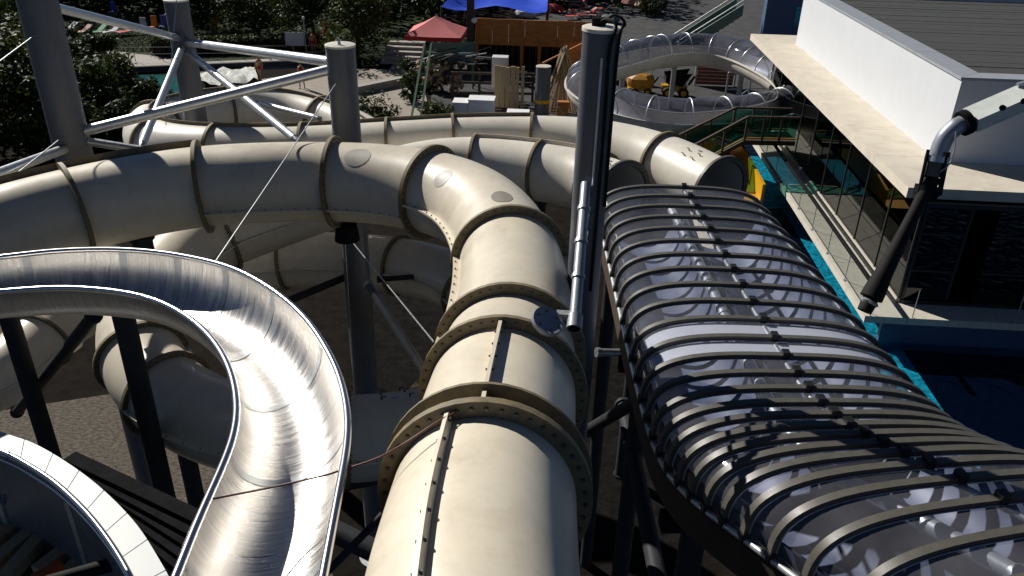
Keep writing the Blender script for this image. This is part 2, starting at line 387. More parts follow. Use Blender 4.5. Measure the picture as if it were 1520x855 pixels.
# ================================================================== BUILDING
b = thing('pool_building', 'white modern pool building with beige roof terrace slab and dark glazed ground floor', 'building', (20, 36, 0))
wl = MB().span((13, 27.45, 5.2), (34, 27.75, 8.0)).build('wall', 'white_wall', b)
MB().span((13, 27.753, 5.2), (13.3, 47.8, 8.0)).build('wall', 'white_wall', b)
MB().span((13.303, 47.5, 5.2), (34, 47.8, 8.0)).build('wall', 'white_wall', b)
ys = [28.33, 31.5, 35, 39, 43, 46.9]
cp = MB(); cp.add([(12.93, 27.38, 8), (13.87, 28.32, 8), (34, 28.32, 8), (34, 27.38, 8), (12.93, 27.38, 8.09), (13.87, 28.32, 8.06), (34, 28.32, 8.06), (34, 27.38, 8.09)],
    [(3, 2, 1, 0), (4, 5, 6, 7), (0, 1, 5, 4), (1, 2, 6, 5), (3, 0, 4, 7)]); cp.build('coping', 'coping_metal', b, 0)
for a, c in zip(ys, ys[1:]):
    ya = a+.012; yb = c-.012
    y0 = 27.40 if a == ys[0] else ya
    MB().add([(12.93, y0, 8), (13.87, ya, 8), (13.87, yb, 8), (12.93, yb, 8), (12.93, y0, 8.09), (13.87, ya, 8.06), (13.87, yb, 8.06), (12.93, yb, 8.09)],
             [(3, 2, 1, 0), (4, 5, 6, 7), (0, 1, 5, 4), (1, 2, 6, 5), (2, 3, 7, 6), (3, 0, 4, 7)]).build('coping', 'coping_metal', b, 0)
MB().span((13.3, 27.75, 7.62), (34, 47.5, 7.7)).build('roof', 'black_steel', b)
y = 28.33
while y < 47.2:
    MB().span((13.88, y, 7.70), (34, y+.72, 7.80+random.uniform(-.012, .012))).build('roof_board', 'roof_board', b, 0); y += .75
for a, c in ((24.7, 27.9), (27.9, 31.1), (31.1, 36.2), (36.2, 41.6), (41.6, 46.), (46., 50.4)):
    MB().span((11, a+.008, 4.86), (34, c-.008, 5.2)).build('terrace_slab', 'slab_render', b, 0)
for a in range(8): MB().span((11.5, 24.95+a*3.2, 4.70), (34, 25.1+a*3.2, 4.855)).build('ceiling_beam', 'dark_frame', b)
dk = 23.3
while dk < 43.5:
    for x0, x1 in ((10.1, 10.72), (10.735, 11.44)):
        MB().span((x0, dk+.008, 1.06), (x1, dk+2.0-.008, 1.3+random.uniform(-.003, .003))).build('deck_slab', 'deck_stone', b, 0)
    dk += 2.0
x = 11.45
while x < 33:
    MB().span((x+.006, 23.3, 1.06), (x+1.6-.006, 24.35, 1.3)).build('deck_slab', 'deck_stone', b, 0); x += 1.6
MB().span((10.75, 23.42, .02), (34, 23.6, 1.055)).build('pool_wall', 'pool_wall', b, 0)
MB().span((11.36, 23.61, .02), (11.6, 43, 1.05)).build('pool_wall', 'pool_wall', b, 0)
MB().span((11.45, 24.36, 1.2), (34, 46, 1.28)).build('interior_floor', 'plaza_grey', b, 0)
MB().span((16.5, 27, 1.29), (16.8, 45, 4.69)).build('interior_wall', 'plaza', b, 0)
MB().span((11.42, 24.4, 1.3), (11.56, 46, 1.42)).build('sill', 'deck_stone', b, 0)
yy = 24.4
while yy < 45:
    MB().span((11.46, yy, 1.42), (11.54, yy+.07, 4.7)).build('mullion', 'dark_frame', b, 0)
    p = MB().span((11.49, yy+.075, 1.425), (11.51, yy+2.395, 4.69)).build('window_pane', 'building_glass', b, 0); yy += 2.4
MB().span((11.45, 24.4, 4.70), (11.55, 46, 4.855)).build('window_head', 'dark_frame', b, 0)
xx = 11.56
for i in range(9):
    MB().span((xx, 24.36, 1.42), (xx+.09, 24.46, 4.7)).build('mullion', 'dark_frame', b, 0)
    for z0, z1 in ((1.42, 2.45), (2.53, 3.75), (3.83, 4.69)):
        MB().span((xx+.095, 24.40, z0), (xx+2.305, 24.42, z1)).build('window_pane', 'building_glass', b, 0)
    for z in (2.455, 3.755): MB().span((xx+.095, 24.37, z), (xx+2.305, 24.45, z+.07)).build('transom', 'dark_frame', b, 0)
    xx += 2.4 if i else 1.4
MB().span((11.56, 24.3, 1.30), (34, 24.5, 1.415)).build('sill', 'dark_frame', b, 0)
MB().span((11.56, 24.34, 4.70), (34, 24.48, 4.855)).build('window_head', 'dark_frame', b, 0)

rl = thing('deck_railing', 'glass deck railing with dark handrail along the white pool building', 'railing', (10.2, 33, 1.3))
y = 23.6; first = True
while y < 43:
    pm = MB().tube([(10.17, y, 1.3), (10.17, y, 2.32)], .018, 8); pm.span((10.12, y-.05, 1.3), (10.22, y+.05, 1.32)); pm.build('post', 'galv', rl)
    MB().span((10.165, y+.06, 1.42), (10.177, y+2.14, 2.22)).build('glass_panel', 'rail_glass', rl, 0)
    y += 2.2
MB().tube([(10.17, 23.4, 2.35), (10.17, 43.4, 2.35)], .075, 10).build('handrail', 'black_steel', rl)
MB().tube([(10.17, 23.4, 1.40), (10.17, 43.4, 1.40)], .012, 8).build('bottom_rail', 'galv', rl)
for i in range(5): MB().tube([(11.6+i*3.2, 23.36, 1.3), (11.6+i*3.2, 23.36, 2.3)], .016, 8).build('post', 'galv', rl)

# far blue block and stair behind
fb = thing('far_block', 'shaded blue pool house wall behind the transparent slide', 'building', (22, 74, 0))
MB().span((16.2, 70, 0), (30, 71, 5.2)).build('wall', 'navy_wall', fb)
MB().span((16.0, 69.6, 5.2), (30, 71, 5.5)).build('coping', 'coping_metal', fb)
MB().span((18.6, 69.94, 2.6), (20.6, 69.995, 4.0)).build('window', 'pool_sunlit', fb)
st = thing('staircase', 'dark outdoor staircase with pale sloping side walls', 'staircase', (11, 74, 0))
for i in range(12): MB().span((9.6+i*.36, 69.5, i*.27), (10.0+i*.36+.05, 72.3, .06+i*.27)).build('step', 'black_steel', st, 0)
for y in (69.3, 72.4):
    MB().add([(9.0, y, 0), (9.6, y, 0), (14.2, y, 3.3), (14.2, y, 4.2), (9.2, y, .7), (9.0, y-.15, 0), (9.6, y-.15, 0), (14.2, y-.15, 3.3), (14.2, y-.15, 4.2), (9.2, y-.15, .7)],
             [(0, 1, 2, 3, 4), (9, 8, 7, 6, 5), (4, 3, 8, 9), (1, 0, 5, 6), (2, 1, 6, 7), (3, 2, 7, 8), (0, 4, 9, 5)]).build('side_wall', 'green_tarp', st, 0)
    MB().tube([(9.2, y-.07, 1.0), (14.2, y-.07, 4.5)], .05, 8).build('handrail', 'galv', st)

# ================================================================== ENCLOSED TUBE SLIDES
def ring_mesh(c, fr, r0, r1, th, seg=44):
    X, Z, T = fr; return MB().lathe(c, [(r0, -th/2), (r1, -th/2), (r1, th/2), (r0, th/2), (r0, -th/2)], seg, ax=(X, Z, T))
class Slide:
    def __init__(s, root, ctrl, r, step=.11):
        s.root = root; s.r = r; s.P = smooth_pts(resample(catmull([az(*c) if len(c) == 3 else c[0] for c in ctrl], 20), step), 10); s.F = frames(s.P)
        s.step = (s.P[1]-s.P[0]).length; s.pix = [proj(p) for p in s.P]
    def near(s, px, py): return min(range(len(s.P)), key=lambda i: (s.pix[i][0]-px)**2+(s.pix[i][1]-py)**2)
    def section(s, i0, i1, m, seam=(math.pi/2, -math.pi/2), seg=48, sm='gelcoat'):
        prof = [(s.r*math.sin(2*math.pi*k/seg), s.r*math.cos(2*math.pi*k/seg)) for k in range(seg)]
        fr = [(f[0], f[1]) for f in s.F[i0:i1+1]]; pts = s.P[i0:i1+1]
        a = MB().sweep(pts, prof, fr, cap=False)
        a.sweep(pts, [(x*.965, y*.965) for x, y in prof], fr, cap=False)
        o = a.build('tube_section', m, s.root, 50)
        for an in seam:
            d = (math.sin(an), math.cos(an)); n = (d[1], -d[0]); ri, ro, h = s.r-.01, s.r+(.11 if abs(an-.45) < .01 else .075), .014
            q = [(d[0]*ri+n[0]*h, d[1]*ri+n[1]*h), (d[0]*ro+n[0]*h, d[1]*ro+n[1]*h), (d[0]*ro-n[0]*h, d[1]*ro-n[1]*h), (d[0]*ri-n[0]*h, d[1]*ri-n[1]*h)]
            MB().sweep(pts, q, fr).build('seam_flange', 'flange_grp' if abs(an-.45) < .01 else sm, o, 30)
        return o
    def bolts(s, o, i, rad, n, size=.012, th=.05, both=True):
        X, Z, T = s.F[i]; c = s.P[i]; a = MB()
        for k in range(n):
            an = 2*math.pi*k/n; q = c+(X*math.cos(an)+Z*math.sin(an))*rad; a.cone(q-T*(th/2+.018), q+T*(th/2+.018), size, size, 6)
        a.build('bolt_circle', 'bolt_steel', o, 30, kind='stuff')
    def seam_bolts(s, i0, i1, an, parent, every=.17, size=.009, off=.05):
        a = MB(); k = i0; n = max(1, int(round(every/s.step)))
        for k in range(i0+1, i1, n):
            X, Z, T = s.F[k]; d = X*math.sin(an)+Z*math.cos(an); nn = X*math.cos(an)-Z*math.sin(an); q = s.P[k]+d*(s.r+off)
            a.cone(q-nn*.03, q+nn*.03, size, size, 6)
        if a.v: a.build('bolt_row', 'bolt_steel', parent, 30, kind='stuff')
    def ring(s, i, m='flange_grp', w=.085, th=.05, bolts=0, bs=.012):
        o = ring_mesh(s.P[i], s.F[i], s.r-.005, s.r+w, th).build('ring_flange', m, s.root, 40)
        if bolts: s.bolts(o, i, s.r+w*.55, bolts, bs, th)
        return o
    def patch(s, px, py, a, bb, m='patch'):
        # an oval repair patch moulded on the tube where the pixel ray meets it
        d = ray(px, py); best = None
        for k in range(60, 1800):
            q = CAM+d*(k*.01); i = min(range(0, len(s.P), 2), key=lambda i: (s.P[i]-q).length_squared)
            if (s.P[i]-q).length < s.r: best = (q, i); break
        if not best: return
        q, i = best; X, Z, T = s.F[i]; dv = q-s.P[i]; th0 = math.atan2(dv.dot(X), dv.dot(Z)); s0 = dv.dot(T); mb = MB(); n = 28
        def at(u, v):
            t = s0+u; f = t/s.step; j = int(math.floor(f)); j2 = max(0, min(len(s.P)-2, i+j)); fr = f-j
            p = s.P[j2].lerp(s.P[j2+1], fr); X, Z, T = s.F[j2]; X2, Z2, _ = s.F[j2+1]; X = X.lerp(X2, fr); Z = Z.lerp(Z2, fr); an = th0+v/s.r
            return p+(X*math.sin(an)+Z*math.cos(an))*(s.r+.004)
        mb.v.append(at(0, 0))
        for rr in (.35, .7, 1):
            for k in range(n): mb.v.append(at(a*rr*math.cos(2*math.pi*k/n), bb*rr*math.sin(2*math.pi*k/n)))
        mb.f = [(0, 1+k, 1+(k+1) % n) for k in range(n)]
        for l in range(2): mb.f += [(1+l*n+k, 1+(l+1)*n+k, 1+(l+1)*n+(k+1) % n, 1+l*n+(k+1) % n) for k in range(n)]
        mb.build('repair_patch', m, s.root, 60)

# --- main cream tube
Mroot = thing('tube_slide', 'large cream tube slide with brown bolted ring flanges bending left over the yard', 'water slide', (-.3, 5, 9))
Mc = [(690, 1150, 10.5), (698, 960, 10.45), (703, 855, 10.4), (727, 690, 10.25), (757, 520, 10.0), (763, 435, 9.88), (753, 372, 9.82), (726, 328, 9.77), (690, 302, 9.72), (640, 285, 9.7), (570, 274, 9.65), (490, 270, 9.6),
      (400, 271, 9.6), (300, 277, 9.55), (200, 293, 9.5), (115, 312, 9.45), (0, 345, 9.4), (-120, 390, 9.3), (-240, 450, 9.2)]
M = Slide(Mroot, Mc, .60)
rings = [(727, 668), (757, 528), (764, 455), (742, 350), (645, 288), (500, 271), (305, 277), (118, 311), (-60, 365)]
def crest(y):                        # the station whose ring top is seen at row y
    e_ = M.near(742, 350); return min(range(4, e_+4), key=lambda i: abs(proj(M.P[i]+M.F[i][1]*.7)[1]-y))
ri = [0]+[crest(y) for y in (590, 472, 420, 303)]+[M.near(*p) for p in rings[4:]]+[len(M.P)-1]
seams = [(-.38,), (-.05,), (-1.35,), (-1.45, 1.5), (-1.55, 1.5), (-1.9, 1.5), (-1.9, 1.4), (.45,), (.45,), (.45,)]
for k in range(len(ri)-1):
    o = M.section(ri[k], ri[k+1], 'gelcoat', seams[min(k, len(seams)-1)], 56)
    M.seam_bolts(ri[k], ri[k+1], seams[min(k, len(seams)-1)][0], o, .17 if k else .2, .009 if k else .012)
for k, i in enumerate(ri[1:-1]):
    M.ring(i, w=.11 if k == 0 else .10, th=.07 if k == 0 else .055, bolts=44 if k < 6 else 0, bs=.013 if k == 0 else .010)
M.ring(ri[1]+2, w=.115, th=.03, bolts=0)
for p in ((530, 233, .23, .17), (657, 264, .19, .15), (745, 292, .2, .13)): M.patch(*p)
# hatch lid on the ring
X_, Z_, T_ = M.F[ri[2]]; an_ = min((k*.02 for k in range(60)), key=lambda a: abs(proj(M.P[ri[2]]+(X_*math.sin(a)+Z_*math.cos(a))*.76)[0]-812)); rd_ = X_*math.sin(an_)+Z_*math.cos(an_)
hc = M.P[ri[2]]+rd_*.76-T_*.03
ld = thing('hatch_lid', 'round blue-grey hatch lid clipped beside the cream tube ring', 'lid', hc-Vector((0, 0, .08)))
ax_z = (rd_*.9-T_*.45).normalized(); ax_x = ax_z.orthogonal().normalized(); AX = (ax_x, ax_z.cross(ax_x), ax_z)
MB().lathe(hc, [(0, .012), (.10, .012), (.115, .02), (.13, .02), (.135, 0), (.13, -.02), (0, -.02)], 28, AX).build('disc', 'pipe_grey', ld)
lb = MB()
for k in range(6): an = k*math.pi/3; q = hc+(AX[0]*math.cos(an)+AX[1]*math.sin(an))*.09; lb.cone(q, q+ax_z*.025, .01, .01, 6)
lb.build('screw_circle', 'bolt_steel', ld, 30, kind='stuff')
MB().bar(hc-ax_z*.02, M.P[ri[2]]+rd_*.66, .03, .03).build('bracket', 'galv', ld)

# --- rear tube with the loop at the left
F1root = thing('tube_slide', 'rear cream tube slide looping back behind the grey posts at its left', 'water slide', (-3, 17, 7))
F1c = [(1088, 292, 8.5), (1062, 281, 8.5), (1000, 249, 8.5), (940, 229, 8.48), (870, 216, 8.45), (790, 212, 8.4), (690, 213, 8.36), (600, 218, 8.3), (500, 224, 8.2), (400, 228, 8.12), (300, 226, 8.05), (240, 217, 8.0),
       (222, 200, 7.92), (240, 183, 7.85), (290, 170, 7.78), (360, 162, 7.7), (430, 166, 7.62), (490, 182, 7.55), (540, 205, 7.45), (590, 245, 7.3)]
F1 = Slide(F1root, F1c, .6)
r1 = [F1.near(1066, 283), F1.near(985, 243)] + [F1.near(*p) for p in ((790, 212), (673, 214), (578, 219), (455, 226), (320, 227), (238, 216), (232, 188), (340, 164), (480, 178))]
r1 = sorted(set(r1)) ; e1 = [r1[0]] + r1[1:] + [len(F1.P)-1]
for k in range(len(e1)-1): F1.section(e1[k], e1[k+1], 'gelcoat_far', (.12,) if 2 <= k else (1.5,), 44, 'flange_grp' if k > 1 else 'gelcoat_far')
for k, i in enumerate(r1): F1.ring(i, 'rib_paint' if k == 0 else 'flange_grp', w=.10 if k == 0 else .08, th=.06, bolts=36 if k < 2 else 0, bs=.01)
# --- front tube joining the helix below
F2root = thing('tube_slide', 'cream tube slide curling down into a helix below the main tube', 'water slide', (-2, 13, 5))
F2c = [(945, 302, 8.45), (915, 287, 8.45), (860, 266, 8.42), (800, 255, 8.38), (705, 246, 8.3), (620, 254, 8.2), (520, 285, 8.05), (400, 325, 7.85), (300, 365, 7.6), (235, 420, 7.45), (205, 490, 7.3), (225, 560, 7.15), (300, 618, 7.05),
       (420, 648, 6.95), (540, 650, 6.85), (640, 632, 6.75), (720, 570, 6.6), (735, 490, 6.45), (680, 420, 6.3), (580, 392, 6.15), (460, 385, 6.0), (340, 395, 5.85), (220, 420, 5.6), (100, 470, 5.3), (0, 560, 5.0), (-120, 600, 4.8)]
F2 = Slide(F2root, F2c, .6)
r2 = sorted(set(F2.near(*p) for p in ((922, 291), (890, 277), (800, 255), (705, 246), (540, 278), (330, 352), (222, 440), (215, 535), (250, 590), (520, 650), (655, 626), (700, 440), (590, 394), (420, 388), (230, 418), (60, 500))))
e2 = r2 + [len(F2.P)-1]
for k in range(len(e2)-1):
    sm = (.12,) if k in (1, 2) else ((-1.5,) if k < 8 else (1.45, -1.45))
    o = F2.section(e2[k], e2[k+1], 'gelcoat_far' if k < 4 else 'gelcoat', sm, 44); 
    if k > 2: F2.seam_bolts(e2[k], e2[k+1], sm[0], o)
for k, i in enumerate(r2): F2.ring(i, 'rib_paint' if k == 0 else 'flange_grp', w=.10 if k == 0 else .08, th=.055, bolts=40 if k > 4 or k < 2 else 0, bs=.011)
# little lifting lugs on tube tops
def lugs(S, px, py, n=3):
    i = S.near(px, py); X, Z, T = S.F[i]; mb = MB()
    for a in range(n):
        for sgn in (-1, 1):
            an = -.55+a*.25; q = S.P[i]+(X*math.sin(an)+Z*math.cos(an))*S.r+T*sgn*(.14+.03*a); d = (X*math.sin(an)+Z*math.cos(an))
            mb.cone(q, q+d*.05, .012, .012, 6); mb.bar(q+d*.045, q+d*.045+T*.06, .012, .012)
    mb.build('lug_row', 'bolt_steel', S.root, 30, kind='stuff')
    MB().bar(S.P[i]+Z*(S.r+.004)+X*-.05-T*.045, S.P[i]+Z*(S.r+.004)+X*-.05+T*.045, .05, .006, Z).build('name_plate', 'galv', S.root)
lugs(F2, 585, 648); lugs(F1, 1035, 268, 2); lugs(F2, 905, 282, 2)

# ================================================================== STEEL CHUTE
Sr = thing('steel_chute', 'open stainless steel chute with bright rim pipes curving towards the tower', 'water slide', (-2.5, 6, 9.7))
out_px = [(-160, 408), (-60, 388), (0, 382), (75, 373), (150, 370), (210, 372), (260, 378), (310, 388), (350, 400), (395, 424), (430, 450), (458, 478), (480, 510), (500, 548), (510, 580), (516, 612), (517, 640), (513, 680), (505, 720), (494, 780), (480, 855), (462, 950), (440, 1060)]
in_px = [(-160, 462), (-60, 440), (0, 433), (60, 428), (100, 427), (150, 430), (200, 437), (237, 448), (270, 465), (298, 486), (320, 510), (335, 535), (345, 560), (350, 585), (352, 610), (349, 640), (340, 670), (322, 712), (300, 760), (280, 808), (262, 855), (222, 950), (170, 1060)]
def rim(px):
    n = len(px); P = [az(x, y, 10.32+.42*(i/(n-1))) for i, (x, y) in enumerate(px)]
    return smooth_pts(resample(catmull(P, 12), .08), 8)
RO_, RI_ = rim(out_px), rim(in_px)
NS = 110; RO_ = resample(RO_, sum((a-b).length for a, b in zip(RO_, RO_[1:]))/NS); RI_ = resample(RI_, sum((a-b).length for a, b in zip(RI_, RI_[1:]))/NS)
NS = min(len(RO_), len(RI_))
def trough(i0, i1, shrink=1.0, drop=0.):
    mb = MB(); mb.uv = []; k = 24
    for i in range(i0, i1+1):
        a, c = RI_[i], RO_[i]; W = c-a; hw = W.length/2; X = W.normalized(); mid = (a+c)/2; dn = Vector((0, 0, -1))
        for off in (0, .012):
            for j in range(k+1):
                t = math.pi*(1-j/k); ex = hw-off*0; mb.v.append(mid+X*(math.cos(t)*(hw*shrink+off))+dn*((math.sin(t)**.9)*(hw*1.05*shrink+off)+drop)); mb.uv.append((i*.09, j*.05))
    n = 2*(k+1)
    for i in range(i1-i0):
        for j in range(k):
            mb.f.append((i*n+j, (i+1)*n+j, (i+1)*n+j+1, i*n+j+1)); b0 = k+1
            mb.f.append((i*n+b0+j+1, (i+1)*n+b0+j+1, (i+1)*n+b0+j, i*n+b0+j))
    return mb
cuts = [0, 14, 26, 34, 42, 52, 66, 80, 95, NS-1]
for k, (a, c) in enumerate(zip(cuts, cuts[1:])): trough(a, c, 1.0-.006*(k % 2), .004*(k % 2)).build('trough_section', 'brushed_steel', Sr, 60)
for k in cuts[1:-1]:
    sm_ = trough(k, k+1, .992, .0); sm_.build('joint_strip', 'galv', Sr, 60)
MB().tube(RO_[:NS], .028, 12).build('rim_pipe', 'steel_rim', Sr, 60); MB().tube(RI_[:NS], .028, 12).build('rim_pipe', 'steel_rim', Sr, 60)

# red cord slung from the chute to the tube
ca = [az(300, 748, 10.60), az(310, 742, 10.64), az(400, 724, 10.55), az(480, 706, 10.67), az(500, 700, 10.60), az(560, 680, 10.72), az(605, 655, 10.85), az(660, 620, 10.93), az(735, 588, 10.90)]
MB().tube(catmull(ca, 8), .006, 6).solo('cord', 'cord_red', 'thin dark red cord strung from the steel chute rim to the tube ring', 'cord')

# ================================================================== COVERED DOUBLE SLIDE (right)
Cr = thing('covered_slide', 'double slide under a clear ribbed barrel cover with dark grey ribs', 'water slide', (2.4, 9, 7.6))
crown = [(1015, 280), (1024, 294), (1034, 309), (1043, 325), (1054, 343), (1064, 361), (1075, 381), (1087, 403), (1101, 427), (1116, 452), (1133, 479), (1150, 508), (1169, 541), (1183, 565), (1198, 586), (1215, 605), (1234, 623), (1256, 639), (1279, 651), (1305, 662), (1336, 673), (1367, 686), (1402, 702), (1461, 733), (1545, 775), (1650, 830), (1790, 900)]
nz = len(crown)
def czc(i): return 9.05+.8*(i/(nz-4))**1.15
K = [az(x, y, czc(i)) for i, (x, y) in enumerate(crown)]
Ks = smooth_pts(K, 6)
def chead(i):
    return R_(1) + R_(14)*max(0, min(1, (i-9)/15))**1.2
def cfr(i):
    h = chead(i); T = Vector((math.sin(h), -math.cos(h), 0)); X = Vector((math.cos(h), math.sin(h), 0)); return X, T
HW, RISE = 1.42, .62
def arch(i, f=1.0, dz=0., n=30, ext=.0):
    X, T = cfr(i); c = Ks[i]-Vector((0, 0, RISE)); out = []
    for k in range(n+1):
        t = math.pi*(1-k/n); cx, sx = math.cos(t), math.sin(t)
        out.append(c+X*(math.copysign(abs(cx)**.62, cx)*(HW+dz))+Vector((0, 0, (sx**.62)*(RISE+dz))))
    return out
for i in range(nz):
    X, T = cfr(i); a0 = arch(i, dz=.0); a1 = arch(i, dz=.055); wdt = .034; rb = MB(); n = len(a0)
    for p, q in zip(a0, a1): rb.v += [p-T*wdt, p+T*wdt, q+T*wdt, q-T*wdt]
    for k in range(n-1):
        for e in range(4): rb.f.append((k*4+e, k*4+(e+1) % 4, (k+1)*4+(e+1) % 4, (k+1)*4+e))
    rb.f += [(3, 2, 1, 0), ((n-1)*4, (n-1)*4+1, (n-1)*4+2, (n-1)*4+3)]
    ro = rb.build('rib', 'rib_paint', Cr, 40)
    for sg in (-1, 1): MB().tube([p+T*sg*.036 for p in arch(i, dz=.006)], .007, 6).build('edge_strip', 'bright_tube', ro, 60)
    for kk in (0, 15): MB().box((a0[kk]+a1[kk])/2+Vector((0, 0, .02 if kk else .04)), (.075, .085, .09), ax=(X, T, Vector((0, 0, 1)))).build('clamp', 'rib_clamp', ro, 0)
for i in range(nz-1):
    A, B_ = arch(i, dz=.012), arch(i+1, dz=.012); X, T = cfr(i); mb = MB()
    for p, q in zip(A, B_): mb.v += [p, q]
    mb.f = [(2*k, 2*k+1, 2*k+3, 2*k+2) for k in range(len(A)-1)]
    mb.build('cover_panel', 'cover_glass', Cr, 60)
    if i in (10, 11):
        ml = MB(); A2, B2 = arch(i, dz=-.01), arch(i+1, dz=-.01)
        for k in range(4, 26): ml.v += [A2[k].lerp(B2[k], .1), A2[k].lerp(B2[k], .9)]
        ml.f = [(2*k, 2*k+1, 2*k+3, 2*k+2) for k in range(21)]; ml.build('milky_panel', 'milky', Cr, 60)
for kk, m_, r_ in ((0, 'bright_tube', .032), (15, 'bright_tube', .03), (25, 'bright_tube', .024), (30, 'bright_tube', .03)):
    MB().tube(catmull([arch(i, dz=.03 if kk in (0, 30) else -.03)[kk] for i in range(nz)], 3), r_, 10).build('long_rail', m_, Cr, 60)
def lane(off, dz): return [Ks[i]+cfr(i)[0]*off+Vector((0, 0, dz-RISE)) for i in range(nz)]
for off in (-.70, .70):
    c = lane(off, .12); mb = MB(); k = 18
    for i in range(nz):
        X, T = cfr(i)
        for rr in (.62, .65):
            for j in range(k+1): t = math.pi*(1+j/k); mb.v.append(c[i]+X*math.cos(t)*rr+Vector((0, 0, math.sin(t)*rr)))
    n = 2*(k+1)
    for i in range(nz-1):
        for j in range(k):
            mb.f.append((i*n+j, i*n+j+1, (i+1)*n+j+1, (i+1)*n+j)); mb.f.append((i*n+k+1+j, (i+1)*n+k+1+j, (i+1)*n+k+2+j, i*n+k+2+j))
    mb.build('flume', 'flume_inside', Cr, 60)
pp = catmull(lane(-.16, .20), 3); MB().tube(pp, .075, 14).build('divider_pipe', 'bright_tube', Cr, 60)
for i in range(2, nz, 2):
    q = lane(-.16, .20)[i]; X, T = cfr(i); MB().tube([q-T*.03, q+T*.03], .088, 14).build('pipe_collar', 'galv', Cr, 60)
    MB().bar(q+X*.05+Vector((0, 0, -.1)), q+X*.30+Vector((0, 0, -.14)), .04, .04).build('pipe_bracket', 'black_steel', Cr, 0)
for off, m_ in ((-1.42, 'wood_dark'), (1.42, 'wood_dark')):
    c = lane(off, -.06); mb = MB().sweep(c, [(-.03, -.34), (.03, -.34), (.03, .0), (-.03, .0)]); mb.build('side_beam', m_, Cr, 30)
for i in (0, 8, 16, 22):
    q = lane(0, -.62)[i]; X, T = cfr(i); MB().bar(q-X*1.45, q+X*1.45, .16, .18).build('cross_beam', 'black_steel', Cr, 0)
    for s_ in (-1.1, 1.1): MB().tube([q+X*s_, Vector(((q+X*s_).x, (q+X*s_).y, 0))], .13, 12).build('support_leg', 'column_dark', Cr)

# ================================================================== COLUMNS AND BRACES
def column(name, label, px, py, d, rad, ztop_py, m='column_paint', cap='gelcoat_far', base=0., seg=28):
    q = ad(px, py, d); t = zpost(0, ztop_py, q.x, q.y)
    o = thing(name, label, 'column', (q.x, q.y, base), 'steel columns holding up the slides')
    MB().tube([(q.x, q.y, base), (q.x, q.y, t.z)], rad, seg).build('shaft', m, o)
    MB().lathe((q.x, q.y, t.z), [(0, .018), (rad*.96, .018), (rad+.008, .012), (rad+.008, -.02)], seg).build('cap_plate', cap, o)
    MB().lathe((q.x, q.y, base), [(rad+.18, 0), (rad+.18, .04), (rad, .04)], seg).build('base_plate', 'galv', o)
    return o, q, t
A, Aq, At = column('support_column', 'tall dark blue-grey column rising out of view beside the leafy shrubs', 85, 124, 15.2, .29, -60)
Bc, Bq, Bt = column('support_column', 'grey column with domed bolt on its pale cap behind the main cream tube', 505, 68, 13.9, .24, 67)
Dc, Dq, Dt = column('support_column', 'grey column standing inside the rear loop of the cream tube', 276, 90, 20.4, .26, 0)
Cc, Cq, Ct = column('support_column', 'stout grey column with cable and drain pipe between the tube and ribbed cover', 886, 140, 7.9, .172, 42)
MB().cone(Bt+Vector((0, -.05, .02)), Bt+Vector((0, -.05, .12)), .03, .012, 8).build('lifting_eye', 'galv', Bc)
# central column fittings
def on_c(py, dx=0., r=.26, an=-1.9):
    r *= .84
    t = zpost(0, py, Cq.x, Cq.y); return Vector((Cq.x+math.cos(an)*r+dx, Cq.y+math.sin(an)*r, t.z))
pt0, pt1 = on_c(262, an=-1.8, r=.28), ad(853, 478, 6.95); pd = (pt1-pt0).normalized()
MB().tube([pt0, pt1], .05, 14).build('drain_pipe', 'pipe_grey', Cc)
MB().tube([pt1-pd*.06, pt1+pd*.07], .068, 16).build('pipe_socket', 'pipe_grey', Cc); MB().tube([pt1+pd*.06, pt1+pd*.073], .052, 16).build('pipe_mouth', 'rubber', Cc)
for t in (.2, .45, .7): q = pt0.lerp(pt1, t); MB().tube([q-pd*.02, q+pd*.02], .062, 14).build('pipe_clip', 'galv', Cc); MB().bar(q, Vector((Cq.x, Cq.y-.1, q.z)), .03, .03).build('clip_arm', 'galv', Cc, 0)
MB().box(pt1-pd*.05+Vector((-.1, .02, 0)), (.12, .08, .06)).build('bracket', 'galv', Cc, 0)
MB().tube([on_c(80, an=-1.5, r=.225), on_c(265, an=-1.5, r=.225)], .013, 8).build('rod', 'bright_tube', Cc)
MB().tube(catmull([Ct+Vector((-.02, .02, .04)), Ct+Vector((.03, -.06, .09)), Ct+Vector((.12, -.16, .05)), on_c(75, an=-1.15, r=.225), on_c(200, an=-1.1, r=.222), on_c(420, an=-1.15, r=.222)], 8), .016, 8).build('cable', 'rubber', Cc)
MB().tube(catmull([Ct+Vector((.02, 0, .04)), Ct+Vector((.1, -.02, .12)), Ct+Vector((.2, -.08, .06)), on_c(70, an=-.6, r=.225), on_c(300, an=-.6, r=.222)], 8), .014, 8).build('cable', 'rubber', Cc)
MB().box(Ct+Vector((-.03, .05, .05)), (.12, .1, .07)).build('junction_box', 'black_steel', Cc)
def P_on(q, py): return zpost(0, py, q.x, q.y)
def brace(p, q, r, label, m='bright_tube'):
    p, q = Vector(p), Vector(q); T = (q-p).normalized(); o = thing('brace_tube', label, 'brace', min(p, q, key=lambda v: v.z))
    MB().tube([p+T*.22, q-T*.22], r, 14).build('tube', m, o)
    for a, s in ((p, 1), (q, -1)):
        MB().cone(a+T*s*.10, a+T*s*.24, r*.55, r, 12).build('end_cone', 'galv', o); MB().bar(a-T*s*.0, a+T*s*.13, .015, r*1.7).build('gusset', 'galv', o, 0)
    return o
brace(P_on(Aq, 5), P_on(Dq, 58), .075, 'silver brace from the leftmost column top to the loop column')
brace(P_on(Dq, 62), P_on(Bq, 94), .085, 'silver brace joining the loop column and the capped column')
